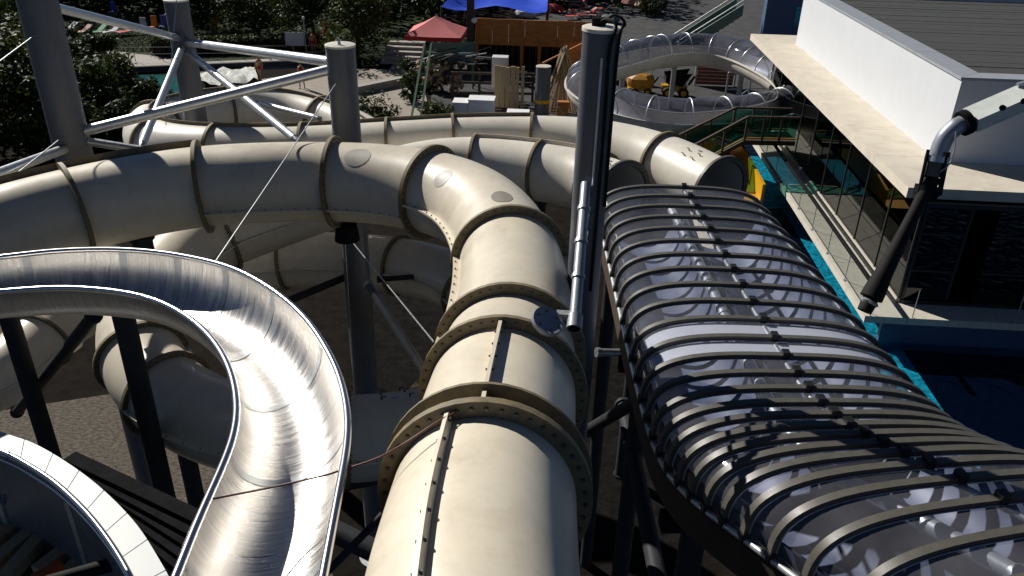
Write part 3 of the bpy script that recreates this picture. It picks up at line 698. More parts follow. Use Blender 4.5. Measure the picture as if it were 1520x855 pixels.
brace(P_on(Dq, 72), ad(445, 212, 15.3), .075, 'silver brace slanting from the loop column onto the rear tube')
brace(P_on(Dq, 66), ad(208, 222, 15.5), .07, 'silver brace slanting from the loop column towards the shrubs')
brace(P_on(Aq, 200), P_on(Bq, 99), .085, 'silver brace rising from the leftmost column to the capped column')
brace(P_on(Aq, 206), ad(245, 228, 15.0), .07, 'short silver brace between the leftmost column and the main tube', 'galv')
brace(ad(-30, 268, 13.2), P_on(Aq, 217), .075, 'silver brace ending low on the leftmost column near the shrubs')
brace(ad(378, 152, 17.6), ad(478, 177, 16.0), .06, 'short silver strut lying across the rear loop tube')
def cable(pts, label, r=.009, m='galv'): return MB().tube(pts, r, 6).solo('cable', m, label, 'cable')
cable([P_on(Bq, 110), ad(320, 388, 10.8)], 'thin stay cable from the capped column down over the main tube')
cable([ad(-10, 98, 13.8), P_on(Aq, 42)], 'thin stay cable reaching the leftmost column high up')
cable([ad(-10, 285, 13.0), P_on(Aq, 196)], 'thin stay cable with turnbuckle reaching the leftmost column low down')
cable([Vector((Bq.x, Bq.y-.3, P_on(Bq, 345).z)), ad(650, 515, 8.6)], 'thin stay cable from under the main tube to the ring bracket')
cable([Vector((Bq.x-.1, Bq.y-.28, P_on(Bq, 350).z)), Vector((Bq.x-.12, Bq.y-.5, 3.2))], 'thin plumb rod hanging below the main tube beside the column')
cable([ad(262, 0, 19.9), ad(246, 188, 18.9)], 'thin stay cable along the loop column')
# saddle under the main tube at column B and steel props below
sd = thing('tube_saddle', 'dark steel saddle bracket carrying the main tube on the capped column', 'bracket', (Bq.x, Bq.y-.4, 8.6))
i = M.near(505, 271); c = M.P[i]
MB().bar(c-Vector((0, 0, .72)), Vector((Bq.x, Bq.y, c.z-.95)), .16, .2).build('arm', 'black_steel', sd, 0)
MB().cone(c-Vector((0, 0, .68)), c-Vector((0, 0, .95)), .16, .2, 16).build('seat', 'black_steel', sd)
def prop(p, q, r, label, m='column_dark'):
    o = thing('steel_prop', label, 'prop', min(Vector(p), Vector(q), key=lambda v: v.z)); MB().tube([p, q], r, 14).build('tube', m, o)
    T = (Vector(q)-Vector(p)).normalized(); MB().cone(Vector(p), Vector(p)+T*.06, r*1.25, r*1.25, 14).build('end_plate', m, o); MB().cone(Vector(q)-T*.06, Vector(q), r*1.25, r*1.25, 14).build('end_plate', m, o); return o
def vcol(px, py, z, ztop, r, label):
    p = az(px, py, z); return prop((p.x, p.y, 0), (p.x, p.y, ztop), r, label)
vcol(195, 520, 8.5, 9.86, .13, 'dark upright post carrying the inner bend of the steel chute')
vcol(22, 500, 7.8, 9.8, .13, 'dark upright post under the steel chute beside the gravel')
prop(az(140, 468, 8.8), az(25, 612, 5.6), .085, 'dark slanting prop between gravel bed and steel chute')
prop(az(545, 420, 7.6), az(655, 590, 6.4), .07, 'dark slanting prop running to the flange of the lower tube', 'column_paint')
prop(az(300, 500, 6.6), az(540, 400, 6.9), .07, 'dark strut crossing behind the steel chute')
prop(az(560, 415, 6.4), az(690, 405, 6.3), .055, 'thin dark strut inside the helix near the column')
prop(az(430, 735, 5.4), az(690, 685, 5.8), .10, 'dark beam under the lower cream tube')
prop(az(480, 855, 4.2), az(640, 690, 5.4), .06, 'thin dark strut below the big bolted flange')
prop(az(400, 740, 3.6), az(640, 860, 3.2), .2, 'thick dark beam low under the main tube')
prop(az(870, 640, 5.8), az(955, 590, 7.9), .09, 'dark strut reaching up to the ribbed cover side')
prop(az(885, 523, 7.5), az(945, 524, 7.4), .06, 'short bright strut between grey column and ribbed cover', 'galv')
for q_, l_ in ((M.P[M.near(725, 640)], 'dark post under the near end of the main tube'), (M.P[M.near(200, 293)], 'dark post under the left bend of the main tube'), (F1.P[F1.near(690, 213)], 'dark post under the middle of the rear tube'), (F1.P[F1.near(330, 166)], 'dark post under the far side of the loop'), (F1.P[F1.near(975, 240)], 'dark post under the rear tube beside the ribbed cover'), (F2.P[F2.near(800, 255)], 'dark post under the front tube beside the stout grey column')):
    prop((q_.x, q_.y, 0), (q_.x, q_.y, q_.z-.6), .15, l_)
pl = az(945, 640, 7.0); prop(az(925, 600, 6.6), az(985, 900, 6.6), .11, 'dark drain pipe running beside the ribbed cover')

# ================================================================== WHITE PANELLED ROUND WALL (bottom left)
Wr = thing('curved_wall', 'curved white panelled wall top with steel rim pipe round a timber store', 'wall', (-6, 6, 4.5))
o_px = [(-90, 600), (0, 640), (50, 658), (102, 688), (152, 726), (200, 775), (235, 828), (262, 880), (290, 960)]
i_px = [(-90, 640), (0, 672), (40, 692), (85, 722), (130, 765), (165, 810), (192, 855), (215, 905), (240, 970)]
WZ = 8.2
Ow = resample(catmull([az(x, y, WZ) for x, y in o_px], 8), .05); Iw = resample(catmull([az(x, y, WZ) for x, y in i_px], 8), .05)
n_ = 44; Ow = resample(Ow, sum((a-c).length for a, c in zip(Ow, Ow[1:]))/n_); Iw = resample(Iw, sum((a-c).length for a, c in zip(Iw, Iw[1:]))/n_)
for k in range(0, n_-3, 4):
    mb = MB()
    for j in range(k, k+5):
        f = .06 if j == k else (-.06 if j == k+4 else 0); jj = min(max(j+f, 0), n_-.001); j0 = int(jj); t = jj-j0
        a = Ow[j0].lerp(Ow[min(j0+1, n_)], t); c = Iw[j0].lerp(Iw[min(j0+1, n_)], t)
        mb.v += [a, c, c-Vector((0, 0, .04)), a-Vector((0, 0, .04))]
    for j in range(4):
        for e in range(4): mb.f.append((j*4+e, (j+1)*4+e, (j+1)*4+(e+1) % 4, j*4+(e+1) % 4))
    mb.f += [(0, 1, 2, 3), (19, 18, 17, 16)]
    mb.build('top_panel', 'panel_white', Wr, 30)
zdn = Vector((0, 0, 1))
MB().tube([p+zdn*.03 for p in Iw], .03, 12).build('rim_pipe', 'steel_rim', Wr, 60)
MB().tube([p-zdn*.10 for p in Iw], .02, 10).build('rim_pipe', 'steel_rim', Wr, 60)
def skirt(L, h, m, nm, off=0., seg=4):
    for k in range(0, n_-1, seg):
        e = min(k+seg, n_); mb = MB(); 
        for j in range(k, e+1): mb.v += [L[j]-zdn*.045, L[j]-zdn*h]
        mb.f = [(2*j, 2*j+1, 2*j+3, 2*j+2) for j in range(e-k)]; mb.build(nm, m, Wr, 40)
skirt(Iw, 1.5, 'column_paint', 'inner_wall'); skirt(Ow, .9, 'green_tarp', 'outer_wall')  # inner wall's dark colour stands for the shade under its rim
for a, c, z, wd in (((105, 682), (300, 775), 7.95, .16), ((128, 702), (310, 800), 7.9, .2), ((160, 728), (320, 830), 7.85, .18), ((195, 765), (330, 862), 7.8, .18), ((222, 800), (345, 900), 7.75, .18)):
    MB().bar(az(*a, z), az(*c, z), wd, .12).build('dark_plank', 'black_steel', Wr, 0)
MB().tube([Iw[6]-zdn*.1, Iw[6]-zdn*1.4], .035, 8).build('stay', 'galv', Wr); MB().tube([Iw[20]-zdn*.1, Iw[20]-zdn*1.4], .035, 8).build('stay', 'galv', Wr)
fl = MB().sheet([(p.x, p.y, 6.82) for p in Iw]+[(Iw[-1].x-3, Iw[-1].y-3, 6.82), (Iw[0].x-6, Iw[0].y-4, 6.82)]); fl.build('store_floor', 'plaza_grey', Wr, 0)
MB().cone((-5.2, 3.4, 0), (-5.2, 3.4, 6.8), .6, .6, 20).build('pedestal', 'column_dark', Wr)
pt = thing('timber_pallet', 'weathered wooden pallet of thick timbers inside the curved wall', 'pallet', az(20, 810, 6.84))
for k, (a, c) in enumerate((((-20, 812), (50, 760)), ((-10, 838), (46, 792)), ((0, 868), (60, 800)), ((55, 850), (110, 808)), ((70, 880), (125, 830)))):
    MB().bar(az(*a, 7.00), az(*c, 7.00), .15, .14).build('timber', 'wood_pale', pt, 0)
for a, c in (((-30, 775), (20, 850)), ((35, 765), (100, 850))): MB().bar(az(*a, 6.88), az(*c, 6.88), .1, .1).build('runner', 'wood_dark', pt, 0)
MB().bar(az(50, 862, 7.20), az(92, 838, 7.20), .11, .10).solo('red_block', 'orange', 'faded red block lying on the pallet timbers', 'block', smooth=0)
MB().tube([az(70, 865, 7.7), az(172, 836, 7.7)], .07, 14).solo('black_pipe', 'rubber', 'short black pipe sticking out under the white panelled wall', 'pipe')
MB().tube(catmull([az(14, 672, 8.3), az(8, 690, 8.0), az(16, 710, 7.6), az(5, 740, 7.50), az(12, 765, 7.00)], 8), .009, 6).solo('blue_cord', 'cord_blue', 'blue cord knotted over the rim pipe above the pallet', 'cord')
MB().tube(catmull([az(-20, 770, 6.90), az(30, 775, 6.95), az(60, 800, 6.90), (az(100, 800, 6.90)), az(140, 850, 6.90)], 8), .012, 6).solo('hose', 'rubber', 'thin black hose curling around the pallet timbers', 'hose')

# ================================================================== CONCRETE PUMP BOOM (right)
Br = thing('pump_boom', 'pale green pump boom with grey elbow pipe over the pool deck', 'boom', ad(1700, 500, 12))
p0, p1 = ad(1760, 40, 10.5), ad(1437, 180, 9.2); p0 = p1+(p0-p1)*2.6; T = (p1-p0).normalized(); BU = Vector((-.55, -.35, .75)).normalized()
MB().bar(p0, p1-T*.02, .23, .15, BU).build('boom_arm', 'boom_paint', Br, 0)
MB().bar(p0-UP*.10, p1-UP*.10-T*.25, .10, .05, UP).build('boom_rail', 'black_steel', Br, 0)
e = catmull([p1-T*.02, p1+T*.10, ad(1418, 189, 9.12), ad(1404, 203, 9.1), ad(1395, 222, 9.1), ad(1390, 240, 9.1)], 6)
MB().tube(e, .085, 16).build('elbow_pipe', 'pipe_grey', Br, 60)
MB().tube([p1-T*.0, p1+T*.07], .125, 18).build('coupling', 'black_steel', Br)
c0, c1 = ad(1391, 236, 9.1), ad(1384, 262, 9.1); D = (c1-c0).normalized()
MB().tube([c0-D*.03, c0+D*.03], .115, 18).build('coupling', 'galv', Br); MB().tube([c0+D*.03, c1], .10, 18).build('reducer', 'rib_paint', Br)
MB().tube([ad(1377, 275, 9.1), ad(1371, 297, 9.1)], .115, 18).build('cage_ring', 'black_steel', Br)
for px, qx in ((1378, 1362), (1406, 1392)): 
    MB().tube([ad(px, 222 if px < 1390 else 226, 9.02), ad(qx, 292, 9.02)], .016, 8).build('chain', 'black_steel', Br); MB().tube([ad(px+3, 226, 9.2), ad(qx+4, 290, 9.2)], .014, 8).build('chain', 'black_steel', Br)
MB().tube(catmull([ad(1419, 195, 9.0), ad(1416, 225, 9.0), ad(1408, 245, 9.0), ad(1396, 255, 9.0)], 8), .008, 6).build('wire', 'galv', Br)
for px, py in ((1488, 160), (1520, 150)): MB().cone(ad(px, py, 9.35), ad(px, py, 9.15), .03, .03, 8).build('boss', 'black_steel', Br)
MB().bar(ad(1510, 128, 9.5), ad(1545, 118, 9.6), .04, .06).build('bracket', 'galv', Br, 0); MB().bar(ad(1516, 130, 9.5), ad(1520, 145, 9.5), .03, .04).build('bracket', 'galv', Br, 0)
MB().tube([(p0.x, p0.y, 0), (p0.x, p0.y, p0.z+.1)], .2, 18).build('mast', 'boom_paint', Br)
h0, h1 = ad(1384, 264, 9.1), ad(1283, 462, 8.75); D = (h1-h0).normalized(); L = (h1-h0).length; hx = D.orthogonal().normalized()
MB().lathe(h0, [(.085, 0), (.07, .12), (.062, .35), (.068, L*.45), (.088, L*.72), (.108, L*.84), (.112, L*.90), (.075, L*.905), (.072, L*.93), (.078, L*.935), (.072, L), (.05, L), (.045, L*.8)], 18, ax=(hx, D.cross(hx), D)).build('end_hose', 'rubber', Br, 50)
MB().lathe(h0+D*(L*.92), [(.08, 0), (.095, .02), (.08, .04)], 18, ax=(hx, D.cross(hx), D)).build('hose_clamp', 'galv', Br, 50)

# ================================================================== TRANSPARENT RAFT TUBE (far right)
Tr = thing('tube_slide', 'raft slide loop with clear ribbed upper shell and cream lower half', 'water slide', (7, 46, 0))
tc = [(925, 90, 3.7), (980, 77, 3.7), (1040, 74, 3.7), (1095, 84, 3.65), (1140, 103, 3.6), (1178, 128, 3.45), (1183, 150, 3.3), (1150, 163, 3.15), (1090, 173, 3.05), (1020, 177, 3.0), (960, 171, 3.0), (905, 155, 3.05), (868, 130, 3.2), (880, 106, 3.4)]
TP = [az(*c) for c in tc]; Q = TP+TP[:3]; TL = resample(catmull(Q, 10), .3)
s0 = min(range(len(TL)), key=lambda i: (TL[i]-TP[1]).length); cut = [i for i in range(len(TL)//2, len(TL)) if (TL[i]-TL[s0]).length < .35]
TL = TL[s0:(cut[0] if cut else len(TL))+1]; FT = frames(TL); rT = 1.0
def half(i0, i1, up, r, m, nm, th=.04):
    mb = MB(); k = 16; n = 2*(k+1)
    for i in range(i0, i1+1):
        X, Z, T = FT[i]
        for rr in (r, r-th):
            for j in range(k+1): t = math.pi*j/k; mb.v.append(TL[i]+X*math.cos(t)*rr+Z*math.sin(t)*rr*(1 if up else -1))
    for i in range(i1-i0):
        for j in range(k):
            mb.f.append((i*n+j, (i+1)*n+j, (i+1)*n+j+1, i*n+j+1))
            if not up: mb.f.append((i*n+k+1+j, i*n+k+2+j, (i+1)*n+k+2+j, (i+1)*n+k+1+j))
    return mb.build(nm, m, Tr, 60)
nT = len(TL)-1; stp = 6
for a in range(0, nT-1, stp):
    e = min(a+stp, nT); half(a, e, True, rT, 'clear_tube', 'clear_shell'); half(a, e, False, rT, 'gelcoat_far', 'lower_shell')
    X, Z, T = FT[a]; MB().tube([TL[a]+X*math.cos(math.pi*j/14)*1.02+Z*math.sin(math.pi*j/14)*1.02 for j in range(15)], .03, 8).build('hoop', 'bright_tube', Tr, 60)
for sg in (-1, 1): MB().sweep([TL[i]+FT[i][0]*sg*1.04 for i in range(nT+1)], [(-.05, -.04), (.05, -.04), (.05, .04), (-.05, .04)]).build('side_rail', 'gelcoat_far', Tr, 30)
for a in range(4, nT, 16):
    q = TL[a]-Vector((0, 0, 1.0)); MB().tube([(q.x, q.y, 0), (q.x, q.y, q.z)], .16, 12).build('support_leg', 'galv', Tr)

# ================================================================== GREEN WALKWAY, YELLOW AND ORANGE SLIDE ENDS
Gw = thing('ramp_walkway', 'dark footbridge ramp with green glass sides beside the pool', 'walkway', (8.5, 43, 0))
def wpt(px, py, z): return az(px, py, z)
g1 = [wpt(985, 212, 2.4), wpt(1092, 160, 3.9), wpt(1176, 162, 3.9)]
g2 = [g1[0]+Vector((.6, -1.4, 0)), g1[1]+Vector((.3, -1.5, 0)), g1[2]+Vector((0, -1.5, 0))]
for a, c, d, e in ((g1[0], g1[1], g2[0], g2[1]), (g1[1], g1[2], g2[1], g2[2])):
    z1 = Vector((0, 0, 1.1))
    MB().add([a-z1, c-z1, e-z1, d-z1, a-z1*1.2, c-z1*1.2, e-z1*1.2, d-z1*1.2], [(3, 2, 1, 0), (4, 5, 6, 7), (0, 1, 5, 4), (1, 2, 6, 5), (2, 3, 7, 6), (3, 0, 4, 7)]).build('deck', 'wood_dark', Gw, 0)
    for p, q in ((a, c), (d, e)):
        MB().bar(p, q, .10, .10).build('handrail', 'wood_dark', Gw, 0); MB().bar(p-z1*.9, q-z1*.9, .06, .06).build('bottom_rail', 'tarp_yellow', Gw, 0)
        for k in range(3):
            s, t = p.lerp(q, k/3+.02), p.lerp(q, (k+1)/3-.02)
            MB().add([s-z1*.08, t-z1*.08, t-z1*.86, s-z1*.86], [(0, 1, 2, 3)]).build('glass_panel', 'green_glass', Gw, 0)
            r = p.lerp(q, k/3); MB().bar(r-z1*1.1, r, .09, .09, Vector((0, 1, 0))).build('post', 'wood_dark', Gw, 0)
            
            if k == 0 and p is a: MB().bar(Vector((r.x, r.y, 0)), r-z1*1.1, .12, .12, Vector((0, 1, 0))).build('stilt', 'wood_dark', Gw, 0)
ys_ = thing('slide_end', 'bright yellow slide side wall at the pool edge', 'slide', az(1095, 262, .3))
a, c = az(1076, 226, .9)+Vector((0, 0, 1.7)), az(1131, 306, .9)+Vector((0, 0, 1.0))
MB().add([a, c, c-Vector((.0, 0, 1.)), a-Vector((0, 0, 1.7)), a+Vector((-.12, 0, 0)), c+Vector((-.12, 0, 0)), c+Vector((-.12, 0, -1.)), a+Vector((-.12, 0, -1.7))], [(0, 1, 2, 3), (7, 6, 5, 4), (0, 4, 5, 1), (3, 2, 6, 7), (1, 5, 6, 2), (0, 3, 7, 4)]).build('side_wall', 'yellow', ys_, 0)
MB().add([a+Vector((-.13, 0, -1.0)), c+Vector((-.13, 0, -.8)), c+Vector((-1.2, 0, -.8)), a+Vector((-1.2, 0, -1.0))], [(0, 1, 2, 3)]).build('slide_bed', 'yellow', ys_, 0)
os_ = thing('slide_end', 'glossy orange slide mouth behind the cream tube end', 'slide', az(1058, 262, .3))
a = az(1047, 216, 2.1); mb = MB().sweep([a+Vector((.25, -.1*k, -.18*k)) for k in range(9)], [(.75*math.cos(math.pi*(1+j/12)), .75*math.sin(math.pi*(1+j/12))) for j in range(13)], closed_prof=False, cap=False); mb.build('half_pipe', 'orange', os_, 50)
for s in (-.75, .75): MB().tube([a+Vector((.25+s, -.1*k, -.18*k)) for k in range(9)], .05, 8).build('rim', 'wood_dark', os_)

# ================================================================== BACKGROUND THINGS
# parasol
pc = az(648, 47, 2.62); Pr = thing('parasol', 'large square red parasol with darker red valance', 'parasol', (pc.x, pc.y, 0))
hw = 2.05; top = Vector((pc.x, pc.y, 3.75)); cs = [Vector((pc.x+sx*hw, pc.y+sy*hw, 2.62)) for sx, sy in ((-1, -1), (1, -1), (1, 1), (-1, 1))]
for k in range(4):
    a, c = cs[k], cs[(k+1) % 4]; md = (a+c)/2-Vector((0, 0, .03)); q1 = a.lerp(top, .5)-Vector((0, 0, .05)); q2 = c.lerp(top, .5)-Vector((0, 0, .05)); md2 = md.lerp(top, .5)-Vector((0, 0, .09))
    MB().add([a, md, c, q1, md2, q2, top], [(0, 1, 4, 3), (1, 2, 5, 4), (3, 4, 6), (4, 5, 6)]).build('canopy_panel', 'red_fabric', Pr, 60)
    d = Vector((0, 0, -.30)); MB().add([a, md, c, a+d, md+d, c+d], [(0, 3, 4, 1), (1, 4, 5, 2)]).build('valance', 'red_band', Pr, 60)
    MB().tube([a-Vector((0, 0, .04)), top-Vector((0, 0, .1))], .025, 6).build('rib', 'wood_dark', Pr)
MB().tube([(pc.x, pc.y, 0), (pc.x, pc.y, 3.85)], .05, 10).build('pole', 'galv', Pr); MB().lathe((pc.x, pc.y, 0), [(.45, 0), (.45, .1), (.08, .14)], 18).build('base', 'plaza_grey', Pr)
# blue tarpaulin roof
q = [az(655, 10, 3.6), az(812, 16, 3.0), az(815, -30, 4.2), az(690, -30, 4.2)]
tb = thing('tarpaulin', 'bright blue tarpaulin roof stretched behind the red parasol', 'tarpaulin', Vector((q[0].x+3, q[0].y+4, 0)))
mb = MB()
for i in range(9):
    for j in range(7):
        a, c = i/8, j/6; p = (q[0]*(1-a)+q[1]*a)*(1-c)+(q[3]*(1-a)+q[2]*a)*c; mb.v.append(p-Vector((0, 0, .8*math.sin(a*math.pi)*math.sin(c*math.pi)+.25*math.sin(a*9))))
mb.f = [(i*7+j, (i+1)*7+j, (i+1)*7+j+1, i*7+j+1) for i in range(8) for j in range(6)]; mb.build('sheet', 'blue_tarp', tb, 60)
for p in q: MB().tube([(p.x, p.y, 0), (p.x, p.y, p.z)], .07, 8).build('pole', 'wood_dark', tb)
# formwork shed
f0, f1 = az(706, 104, 0), az(858, 106, 0); fy = 61.2; ztop = 3.7
fw = thing('timber_shed', 'orange-brown boarded shed wall with dark barred lower bays', 'shed', ((f0.x+f1.x)/2, fy, 0))
x = f0.x; k = 0
while x < f1.x+1.2:
    MB().span((x+.015, fy, 1.85), (x+1.2-.015, fy+.08, ztop+random.uniform(-.03, .03))).build('board_panel', 'wood_form', fw, 0); x += 1.2
MB().span((f0.x, fy+.3, 0), (f1.x+1.2, fy+.4, 1.84)).build('back_panel', 'black_steel', fw, 0)
x = f0.x+.2
while x < f1.x+1: MB().span((x, fy+.02, .05), (x+.07, fy+.09, 1.84)).build('bar', 'wood_dark', fw, 0); x += .42
for x in (f0.x-.05, f0.x+3.3, f0.x+4.6, f1.x+.9): MB().span((x, fy-.06, 0), (x+.22, fy-.003, ztop)).build('post', 'wood_form', fw, 0)
MB().span((f0.x-.1, fy+.09, ztop-.35), (f1.x+1.3, fy+.2, ztop-.2)).build('back_rail', 'wood_dark', fw, 0)
tp = ay(698, 60, 60.2); MB().span((tp.x-.25, 60.2, 0), (tp.x+.25, 60.7, 5.2)).solo('timber_post', 'wood_dark', 'thick dark timber post beside the red parasol', 'post', smooth=0)
lp = az(705, 104, 0); lo = thing('street_lamp', 'dark lamp post with white globe in front of the shed', 'lamp', (lp.x, lp.y-.6, 0))
zt = zpost(0, 30, lp.x, lp.y-.6).z
MB().lathe((lp.x, lp.y-.6, 0), [(.22, 0), (.2, .3), (.09, .45), (.06, zt-.3), (.1, zt-.22), (.02, zt-.2)], 12).build('pole', 'black_steel', lo)
MB().lathe((lp.x, lp.y-.6, zt), [(.005, -.24), (.12, -.2), (.22, -.08), (.24, .02), (.2, .14), (.1, .22), (.005, .24)], 18).build('globe', 'globe', lo, 60)
# firewood stack and wood lean-to
fs = az(663, 138, 0); st_ = thing('firewood_stack', 'tall heap of split firewood under a green tarpaulin lean-to', 'firewood', (fs.x, fs.y, 0))
for k in range(120):
    r = random.uniform(.07, .15); x = fs.x-2.0+random.random()*3.0; z = .1+random.random()*1.9; yk = fs.y+random.uniform(-.15, .15)+z*.2
    d = Vector((random.uniform(-.25, .25), 1, random.uniform(-.2, .2))).normalized()
    MB().cone(Vector((x, yk, z)), Vector((x, yk, z))+d*.6, r, r*.9, 6).build('log', 'log_end' if random.random() < .6 else 'bark', st_, 30)
for k in range(26):
    x = fs.x-1.9+random.random()*4.2; z = 1.9+random.random()*.8; an = random.uniform(-.7, .7); d = Vector((math.cos(an), random.uniform(-.4, .4), math.sin(an)*.5+.1))
    MB().bar(Vector((x, fs.y+random.uniform(-.2, 1), z)), Vector((x, fs.y+random.uniform(-.2, 1), z))+d*random.uniform(.6, 1.4), .1, .05).build('branch', random.choice(['black_steel', 'bark', 'galv']), st_, 0)
lt = thing('green_shelter', 'slanting green framed shelter with grey-green tarpaulin roof', 'shelter', (fs.x, fs.y+1.5, 0))
a = [az(632, 94, 1.6), az(702, 97, 1.6), az(704, 62, 3.0), az(640, 64, 3.0)]
MB().add(a, [(0, 1, 2, 3)]).build('tarpaulin', 'green_tarp', lt, 0)
for p, q in (((608, 190, 0), (630, 66, 3.2)), ((622, 192, 0), (640, 66, 3.2))): MB().bar(az(*p), az(*q), .12, .12).build('frame_post', 'green_paint', lt, 0)
for k in range(7): MB().bar(az(608, 190, 0).lerp(az(630, 66, 3.2), .1+k*.13), az(622, 192, 0).lerp(az(640, 66, 3.2), .1+k*.13), .06, .06).build('rung', 'green_paint', lt, 0)
for p in a: MB().tube([(p.x, p.y, 0), (p.x, p.y, p.z)], .06, 8).build('pole', 'green_paint', lt)
rg = thing('timber_railing', 'dark brown timber railing in front of the firewood', 'railing', az(725, 152, 0))
r0, r1_ = az(672, 150, 0), az(790, 152, 0)
for k in range(4): p = r0.lerp(r1_, k/3); MB().bar(p, p+Vector((0, 0, 1.9)), .16, .16, Vector((0, 1, 0))).build('post', 'wood_dark', rg, 0)
for z in (.6, 1.25, 1.85): MB().bar(r0+Vector((0, -.12, z)), r1_+Vector((0, -.12, z)), .08, .16).build('rail', 'wood_dark', rg, 0)
bp_ = az(756, 163, 0); bd = thing('board_stack', 'upright pale timber boards strapped on a pallet', 'boards', (bp_.x, bp_.y, 0))
for k in range(6): MB().span((bp_.x-.95+k*.33, bp_.y-.05+random.uniform(-.02, .02), .14), (bp_.x-.95+k*.33+.3-(.1 if k > 3 else 0), bp_.y+.04, 2.75-(.04*k % .1))).build('board', 'wood_pale', bd, 0)
for k in range(3): MB().span((bp_.x-1.1, bp_.y-.5+k*.45, 0), (bp_.x+1.2, bp_.y-.38+k*.45, .13)).build('skid', 'wood_dark', bd, 0)
for z in (.5, 1.4, 2.4): MB().span((bp_.x+.5, bp_.y-.10, z), (bp_.x+1.05, bp_.y-.055, z+.08)).build('batten', 'wood_pale', bd, 0)
MB().span((bp_.x-1.2, bp_.y+.6, 1.2), (bp_.x-.2, bp_.y+1.4, 3.1)).solo('wrapped_crate', 'fab_white', 'pale wrapped crate standing behind the upright boards', 'crate', smooth=0)
def carton(px0, px1, ytop, yb, label, dep=1.1):
    a, c = az(px0, yb, 0), az(px1, yb, 0); h = zpost(0, ytop, a.x, a.y+dep*.5).z
    o = thing('white_box', label, 'box', ((a.x+c.x)/2, a.y+dep/2, 0), 'white boxes by the boards')
    MB().span((a.x, a.y, .1), (c.x, a.y+dep, h)).build('body', 'white_box', o, 0); MB().span((a.x-.03, a.y-.03, h+.002), (c.x+.03, a.y+dep+.03, h+.07)).build('lid', 'white_box', o, 0)
    for x in (a.x+.05, c.x-.17): MB().span((x, a.y+.05, 0), (x+.12, a.y+dep-.05, .098)).build('skid', 'wood_dark', o, 0)
carton(672, 694, 150, 176, 'smaller white box beside the large white box'); carton(695, 733, 146, 176, 'large white box next to the upright boards'); carton(752, 784, 166, 188, 'low white box in front of the upright boards', .9)
cp_ = az(804, 172, 0); cc = thing('concrete_pipe', 'grey cylinder column with yellow band near the leaning planks', 'column', (cp_.x, cp_.y, 0)); zt = zpost(0, 98, cp_.x, cp_.y).z
MB().tube([(cp_.x, cp_.y, 0), (cp_.x, cp_.y, zt)], .46, 24).build('shaft', 'column_paint', cc); MB().lathe((cp_.x, cp_.y, zt), [(0, .01), (.45, .01), (.47, -.03)], 24).build('cap', 'gelcoat_far', cc)
MB().lathe((cp_.x, cp_.y, .85), [(.47, 0), (.485, 0), (.485, .22), (.47, .22)], 24).build('band', 'yellow', cc)
for dx, dy in ((-1.3, -.6), (1.6, -.6)): MB().tube([(cp_.x+(.45 if dx > 0 else -.45), cp_.y, 1.3 if dx > 0 else .9), (cp_.x+dx, cp_.y+dy, 0)], .03, 6).build('stay', 'galv', cc)
wp = az(832, 165, 0); wt = thing('plank_bundle', 'tall bundle of planks leaning together like a tent', 'planks', (wp.x, wp.y, 0)); tip = Vector((wp.x, wp.y+1.2, 3.6))
for k in range(15): MB().bar(Vector((wp.x-1.3+k*.19, wp.y-.2+random.uniform(-.3, .3), 0)), tip+Vector((random.uniform(-.2, .2), random.uniform(-.1, .1), random.uniform(-.2, .3))), .13, .04).build('plank', 'wood_pale', wt, 0)
MB().bar(tip+Vector((-1.3, -.1, -.9)), tip+Vector((1.6, .1, .6)), .12, .1).build('tie_beam', 'wood_form', wt, 0)
MB().add([tip+Vector((.3, .4, .3)), tip+Vector((2., .4, .6)), tip+Vector((2., .4, -3.2)), tip+Vector((.5, .4, -3.2))], [(0, 1, 2, 3)]).build('sheet_board', 'wood_form', wt, 0)
MB().add([Vector((wp.x-.2+dx, wp.y-1.2+dy, z)) for z in (0, .9) for dx, dy in ((0, 0), (.7, 0), (.7, .4), (0, .4))], [(3, 2, 1, 0), (4, 5, 6, 7), (0, 1, 5, 4), (1, 2, 6, 5), (2, 3, 7, 6), (3, 0, 4, 7)]).solo('wooden_crate', 'wood_form', 'small brown wooden crate beside the banded grey cylinder', 'crate', smooth=0)
# machines
def wheel(c, r, par, wdt=.16):
    t = MB().lathe(c, [(r*.55, -wdt/2), (r*.95, -wdt/2), (r, -wdt/4), (r, wdt/4), (r*.95, wdt/2), (r*.55, wdt/2)], 18, ax=(Vector((0, 0, 1)), Vector((1, 0, 0)), Vector((0, 1, 0)))).build('wheel', 'tyre', par)
    MB().lathe(c, [(0, -wdt*.4), (r*.56, -wdt*.35), (r*.56, wdt*.35), (0, wdt*.4)], 14, ax=(Vector((0, 0, 1)), Vector((1, 0, 0)), Vector((0, 1, 0)))).build('rim', 'yellow', t)
mp_ = az(950, 140, 0); mo = thing('compressor', 'yellow wheeled site machine under a crumpled ochre cover', 'machine', (mp_.x, mp_.y, 0))
mb = MB().lathe(mp_+Vector((0, .3, .45)), [(0, 0), (.75, .0), (.85, .3), (.8, .65), (.55, .85), (0, .95)], 16)
for v in mb.v: v.x = mp_.x+(v.x-mp_.x)*1.15; v += Vector((random.uniform(-.05, .05), random.uniform(-.05, .05), random.uniform(-.05, .05)))
mb.build('cover', 'tarp_yellow', mo, 20); MB().span((mp_.x-.85, mp_.y-.3, .3), (mp_.x+.75, mp_.y+.8, .5)).build('chassis', 'yellow', mo, 0)
for dx in (-.45, .45):
    for dy in (-.42, .95): wheel(mp_+Vector((dx, dy, .26)), .26, mo)
MB().bar(mp_+Vector((.7, .2, .5)), mp_+Vector((1.15, .2, 1.15)), .1, .1).build('tow_bar', 'black_steel', mo, 0)
dp = az(1000, 143, 0); do = thing('dumper', 'small site dumper with black tipped skip and yellow chassis', 'dumper', (dp.x, dp.y, 0))
